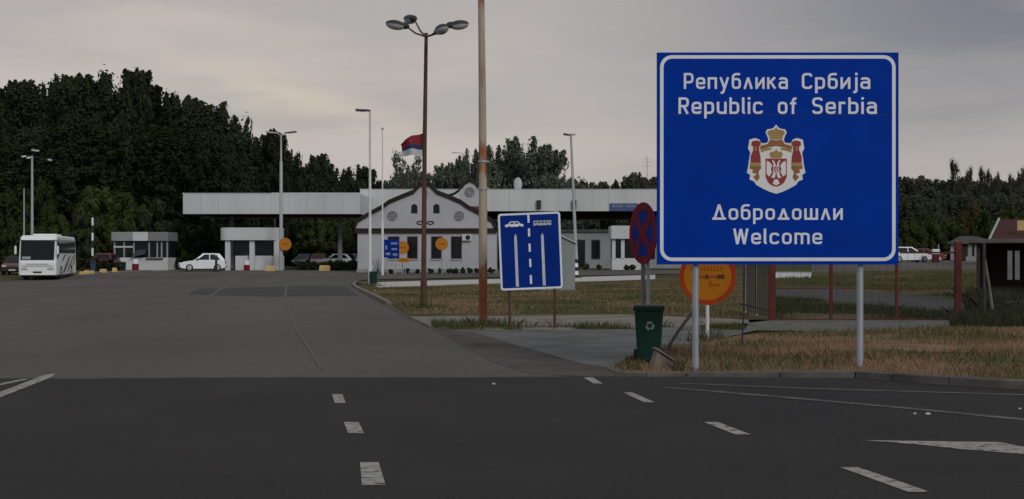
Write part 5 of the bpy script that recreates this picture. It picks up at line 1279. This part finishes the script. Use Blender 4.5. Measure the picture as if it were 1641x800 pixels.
for px, top, Y, wd in ((395, 250, 185, 90), (430, 260, 190, 90), (480, 266, 190, 70), (540, 268, 192, 70), (572, 264, 190, 70), (498, 280, 178, 70), (560, 285, 178, 60), (455, 285, 180, 80)):
    plant('roundD', px, top, Y, wd * 1.5, 'low dark tree in the hedge line above the left canopy', 'low trees above the left canopy')
# mid bushes along the wood edge
for i, (px, top, Y, wd) in enumerate([(15, 300, 141, 90), (70, 285, 143, 90), (115, 262, 146, 110), (160, 290, 143, 100), (205, 310, 142, 90), (250, 320, 141, 90), (300, 345, 150, 80), (-50, 290, 143, 110), (340, 350, 152, 80), (30, 350, 133, 80), (90, 345, 134, 80), (135, 340, 133, 80), (185, 360, 136, 60), (285, 352, 134, 60), (320, 366, 137, 60)]):
    plant(['bushA', 'bushB', 'bushD'][i % 3], px, top, Y, wd, 'mid green shrub at the foot of the dark wood', 'shrubs along the foot of the wood', 'bush')
for i, (px, top, Y, wd) in enumerate([(465, 345, 172, 80), (505, 352, 168, 80), (540, 346, 172, 80), (570, 352, 166, 60), (430, 352, 170, 80), (390, 350, 172, 80), (600, 350, 172, 80)]):
    plant(['bushA', 'bushB'][i % 2], px, top, Y, wd, 'mid green shrub seen under the left canopy', 'shrubs seen under the left canopy', 'bush')
plant('bushBr', 528, 388, 158, 60, 'brownish shrub behind the parked cars', None, 'bush'); plant('bushBr', 560, 392, 160, 40, 'smaller brownish shrub close to the house behind the parked cars', None, 'bush')
# low dark shrubs by the left kerb
for px, top, Y, wd in ((152, 413, 117, 44), (176, 415, 116.5, 40), (120, 412, 120, 50), (25, 418, 112, 60), (275, 412, 127, 40), (-20, 410, 114, 80)):
    plant('bushD', px, top, Y, wd, 'low dark shrub along the left kerb between coach and booth', 'low shrubs along the left kerb', 'bush')
# right centre trees
plant('round', 847, 220, 190, 172, 'big rounded grey green willow right of the rusty mast', None)
plant('round', 796, 234, 196, 110, 'grey green tree directly behind the rusty mast', None)
plant('round', 752, 240, 200, 84, 'upright grey green tree left of the rusty mast', None)
plant('round', 715, 262, 194, 90, 'low bushy tree behind the gable of the house', None)
plant('sparse', 643, 250, 180, 60, 'open twiggy tree under the flag', None)
plant('sparse', 664, 254, 186, 50, 'second twiggy tree under the flag nearer the lamp post', None)
for px, top, Y, wd in ((640, 280, 190, 70), (678, 276, 196, 70), (615, 292, 192, 60), (735, 275, 192, 60), (775, 270, 186, 70), (880, 268, 196, 60), (905, 285, 200, 60)):
    plant('round', px, top, Y, wd * 1.5, 'low grey green tree filling in behind the house roof', 'low trees behind the house')
for px, top, Y, wd in ((940, 293, 210, 60), (970, 292, 214, 60), (1000, 285, 210, 50), (1022, 278, 205, 60), (1050, 285, 208, 70)):
    plant('roundH', px, top, Y, wd * 1.4, 'distant low tree along the roof line of the broad canopy', 'distant trees over the broad canopy')
# far right wood
GR = 'far wood on the right'; lr = 'dull green tree in the far wood at the right'
xx = 1060; i = 0
while xx < 1760:
    tp = np.interp(xx, [1060, 1300, 1440, 1490, 1530, 1580, 1641, 1760], [282, 280, 279, 286, 286, 292, 288, 285])
    plant(['roundH', 'roundH2'][i % 2], xx, tp + random.uniform(-4, 6), 236 + random.uniform(-10, 10), random.uniform(88, 115), lr, GR)
    xx += random.uniform(24, 34) if xx > 1400 else 48; i += 1
for i in range(14):
    px = 1445 + i * 19 + random.uniform(-6, 6)
    plant(['roundH', 'roundH2'][i % 2], px, np.interp(px, [1440, 1641], [315, 318]) + random.uniform(-10, 10), 205 + random.uniform(-8, 8), random.uniform(76, 100), lr, GR)
for i, (px, top, wd) in enumerate([(1452, 345, 60), (1485, 340, 60), (1520, 348, 60), (1580, 338, 60), (1615, 330, 60), (1650, 335, 70), (1465, 370, 50), (1500, 372, 50), (1530, 362, 50), (1430, 360, 60), (1690, 340, 80)]):
    plant(['bushA', 'bushB'][i % 2], px, top, 188 + (i % 3) * 3, wd, 'mid green shrub in front of the far right wood', 'shrubs before the far right wood', 'bush')
plant('bushBr', 1556, 328, 196, 66, 'rust tinged shrub in the far right wood above the small hut', None, 'bush')
for px, top, wd in ((1530, 261, 26), (1552, 273, 22), (1574, 273, 22), (1585, 277, 20), (1597, 282, 20), (1622, 284, 22), (1636, 274, 24)):
    plant('sparseH', px, top, 232, wd, 'pale bare topped tree poking above the far right wood', 'bare trees over the far right wood')
# radio mast
b = G(1037, 260); h_ = PZ(250, 260) - b.z
t = thing('radio_mast', 'faint thin radio mast left of the welcome sign above the canopy', 'mast', b)
MB().tube([(0, 0, 0), (0, 0, h_)], [.14, .05], 6).build('shaft', lampgrey, t); mb = MB()
for z in (.90, .94, .97): mb.box(-.8, .8, -.03, .03, h_ * z, h_ * z + .06)
mb.build('aerial', lampgrey, t)
# hedge in front of the cars and clipped balls before the house
def leafbox(name, boxc, dims, n, size, mat, parent):
    cen = [(boxc[0] + random.uniform(-.5, .5) * dims[0], boxc[1] + random.uniform(-.5, .5) * dims[1], boxc[2] + random.uniform(-.5, .5) * dims[2]) for _ in range(n)]
    add_mesh(name, leaf_mesh(name, cen, [(.28, .28, .22)] * n, 60, size, mat), parent)
for px0, px1, Y, top, lb in ((478, 533, 120.5, 421, 'long low dark hedge behind the yellow block'), (528, 606, 119, 418, 'taller dark hedge running up to the corner of the house')):
    K = ppm(Y); h_ = PZ(top, Y) - gz(0, Y); hd = thing('hedge', lb, 'hedge', G((px0 + px1) / 2, Y))
    leafbox('foliage', (0, 0, h_ * .5), ((px1 - px0) / K, .8, h_ * .75), int((px1 - px0) * 1.6), .09, leaf_dark, hd)
    mb = MB()
    for k in range(8): x = (k / 7 - .5) * (px1 - px0) / K * .9; mb.tube([(x, 0, -.05), (x + .05, 0, h_ * .7)], [.03, .015], 5)
    mb.build('stem', bark, hd)
def ball(px, Y, rpx, label, group):
    K = ppm(Y); r = rpx / K; t = thing('clipped_bush', label, 'bush', G(px, Y), 0, group)
    cen = [(random.gauss(0, .35) * r, random.gauss(0, .35) * r, r * .9 + random.gauss(0, .35) * r) for _ in range(16)]
    add_mesh('foliage', leaf_mesh('foliage', cen, [(r * .45,) * 3] * 16, 60, .06, leaf_dark, ), t)
    MB().tube([(0, 0, -.05), (0, 0, r)], [.03, .02], 5).build('stem', bark, t)
for px in (627, 651, 669, 690, 706, 720, 731, 742, 753, 764, 786): ball(px, 108.5, random.uniform(4.2, 5.4), 'small dark clipped bush in the row before the house', 'clipped bushes before the house')
for px in (1003, 1014): ball(px, 121, 5.2, 'small dark round bush before the small customs booth', 'round bushes before the customs booth')
for px in (940, 960): ball(px, 124, 5.0, 'small dark round bush before the grey office', 'round bushes before the grey office')
# pale sapling left of the little blue sign
t = thing('flowering_shrub', 'thin pale flowering shrub left of the little blue sign', 'bush', G(606, 110))
cen = [(random.gauss(0, .25), random.gauss(0, .2), .9 + random.gauss(0, .35)) for _ in range(22)]
add_mesh('blossom', leaf_mesh('blossom', cen, [(.16, .16, .12)] * 22, 10, .05, pm('blossom', (.45, .45, .43), None), ), t)
mb = MB()
for k in range(6): mb.tube([(0, 0, -.05), (random.gauss(0, .2), random.gauss(0, .2), 1.1)], [.025, .01], 5)
mb.build('stem', bark, t)

# ------------------------------------------------------------ GRASS
def blades(name, pts, hmin, hmax, wd, mat, label):
    n = len(pts); p = np.array(pts); a = rng.random(n) * 6.283; h = hmin + (hmax - hmin) * rng.random(n) ** 2
    dx = np.stack([np.cos(a), np.sin(a), np.zeros(n)], 1) * (wd * (.6 + .8 * rng.random(n)))[:, None]
    ln = rng.normal(size=(n, 3)) * .35; ln[:, 2] = 1; tip = p + ln * h[:, None]
    mid = p + ln * h[:, None] * np.array([.35, .35, .55])
    v = np.stack([p - dx, p + dx, mid + dx * .7, tip, mid - dx * .7], 1).reshape(-1, 3)
    me = bpy.data.meshes.new(name); me.vertices.add(5 * n); me.vertices.foreach_set('co', v.ravel())
    me.loops.add(5 * n); me.loops.foreach_set('vertex_index', np.arange(5 * n, dtype=np.int32))
    me.polygons.add(n); me.polygons.foreach_set('loop_start', np.arange(0, 5 * n, 5, dtype=np.int32)); me.polygons.foreach_set('loop_total', np.full(n, 5, dtype=np.int32))
    me.update(calc_edges=True); me.materials.append(mat)
    o = bpy.data.objects.new(name, me); C.objects.link(o); tag(o, label, 'grass', None, 'stuff'); return o
def inpoly(x, y, poly):
    c = False; j = len(poly) - 1
    for i in range(len(poly)):
        xi, yi, xj, yj = poly[i][0], poly[i][1], poly[j][0], poly[j][1]
        if (yi > y) != (yj > y) and x < (xj - xi) * (y - yi) / (yj - yi) + xi: c = not c
        j = i
    return c
from mathutils import noise as mn
def scatter(poly, n, z, thr=None, sc_=.6, sd=0, xmax=1e9):
    out = []; xs_ = [p[0] for p in poly]; ys_ = [p[1] for p in poly]; rd = random.Random(sd)
    x0, x1, y0, y1 = min(xs_), min(max(xs_), xmax), min(ys_), max(ys_); k = 0
    while len(out) < n and k < n * 12:
        k += 1; x, y = rd.uniform(x0, x1), rd.uniform(y0, y1)
        if not inpoly(x, y, poly): continue
        if thr is not None and mn.noise(Vector((x * sc_, y * sc_, sd))) + rd.uniform(-.25, .25) < thr: continue
        out.append((x, y, gz(x, y) + z))
    return out
vpoly = [(p[0], p[1]) for p in verge]
near = [(p.x, p.y + .18) for p in vb] + [(p[0], p[1]) for p in verge[len(vb):]]
blades('dry_grass', [(x, y, vz(x)) for x, y, z in scatter(near, 42000, 0, -.05, .5, 1, 15)], .02, .11, .005, blade_d, 'dry straw coloured grass over the verge under the sign')
blades('green_grass', [(x, y, vz(x)) for x, y, z in scatter(near, 22000, 0, .05, .4, 2, 15)], .02, .15, .005, blade_g, 'patches of green grass on the verge under the sign')
gpl = gpoly([(985, 593), (1000, 597), (1095, 598), (1100, 585), (1060, 575), (1010, 578)])
blades('bin_grass', [(x, y, vz(x)) for x, y, z in scatter([(p.x, p.y) for p in gpl], 2600, 0, None, 1, 3) if not (gp(1035, 600).x < x < gp(1080, 600).x and y < gp(1057, 584).y)], .03, .12, .005, blade_g, 'green grass tufts around the foot of the bin')
mg = gpoly([(590, 462), (630, 487), (660, 506), (830, 506), (1000, 504), (1200, 513), (1200, 452), (900, 453), (700, 459)])
blades('lawn_grass', scatter([(p.x, p.y) for p in mg], 34000, .02, -.1, .25, 4), .03, .13, .010, blade_g, 'rough green grass between the pale pavement and the concrete path')
blades('lawn_straw', scatter([(p.x, p.y) for p in mg], 24000, .02, -.05, .3, 5), .03, .13, .010, blade_d, 'withered straw in the grass beyond the concrete path')
pth_ = gpoly([(700, 530), (1000, 529), (1190, 533), (1190, 526), (1000, 524), (800, 526), (690, 521)])
blades('path_weeds', scatter([(p.x, p.y) for p in pth_], 2600, .015, .12, .9, 6), .04, .22, .008, blade_g, 'weeds along the edge of the concrete path')
for px, py, r_, n_ in ((774, 525, .9, 700), (679, 496, .6, 350), (1134, 548, .5, 250), (816, 529, .4, 120), (600, 459, .8, 200)):
    b = gp(px, py); pts = [(b.x + random.gauss(0, r_ * .5), b.y + random.gauss(0, .25), b.z + .015) for _ in range(n_)]
    blades('weed_tuft', pts, .05, .30, .008, blade_g, {774: 'weeds growing around the foot of the rusty mast', 679: 'weeds around the foot of the four lamp post', 1134: 'weeds at the foot of the orange sign post', 816: 'weeds at the left post of the lane sign', 600: 'weeds round the litter bin at the kerb nose'}[px])
fgp = [(p.x, p.y) for p in gpoly([(1235, 513), (1700, 513), (1700, 505), (1560, 506), (1470, 499), (1370, 489), (1300, 482), (1235, 479)])]
blades('fence_grass', scatter(fgp, 15000, .02, -.15, .3, 7), .03, .22, .007, blade_w, 'grass between the red fence and the side road')
fg2 = [(p.x, p.y) for p in gpoly([(1235, 460), (1300, 460), (1370, 463), (1470, 472), (1700, 496), (1700, 436), (1440, 438), (1235, 446)])]
blades('yard_grass', scatter(fg2, 20000, .02, -.15, .15, 8), .04, .26, .014, blade_g, 'rough grass beyond the side road')
wd_ = [(p.x, p.y) for p in gpoly([(1525, 530), (1700, 528), (1700, 505), (1520, 512)])]
blades('tall_weeds', scatter(wd_, 16000, .02, -.2, .8, 9), .06, .42, .005, blade_w, 'tall grey green weeds around the right fence post')
wd2 = [(p.x, p.y) for p in gpoly([(1545, 500), (1720, 500), (1720, 478), (1548, 480)])]
blades('shelter_weeds', scatter(wd2, 11000, .02, -.3, .5, 10), .12, .62, .008, blade_w, 'tall dark weeds in front of the brown shelter')
# pebbles and litter on the road edge
for px, py, r_ in ((791, 618, .018), (1487, 667, .022), (1466, 666, .014), (1634, 658, .014)):
    b = gp(px, py); o = MB().ell((0, 0, 0), (r_ * 1.4, r_, r_ * .8), 8, 5).build('pebble', pave_m, smooth=True, loc=(b.x, b.y, r_ * .5 + .012))
    tag(o, {791: 'pale pebble alone on the joint of the two asphalts', 1487: 'biggest pale pebble by the thin line on the right lane', 1466: 'smaller pebble left of the biggest one on the right lane', 1634: 'pebble at the right edge of the road'}[px], 'pebble')

import os
if os.environ.get('SCENE_DEBUG'): print('objects', len(bpy.data.objects))
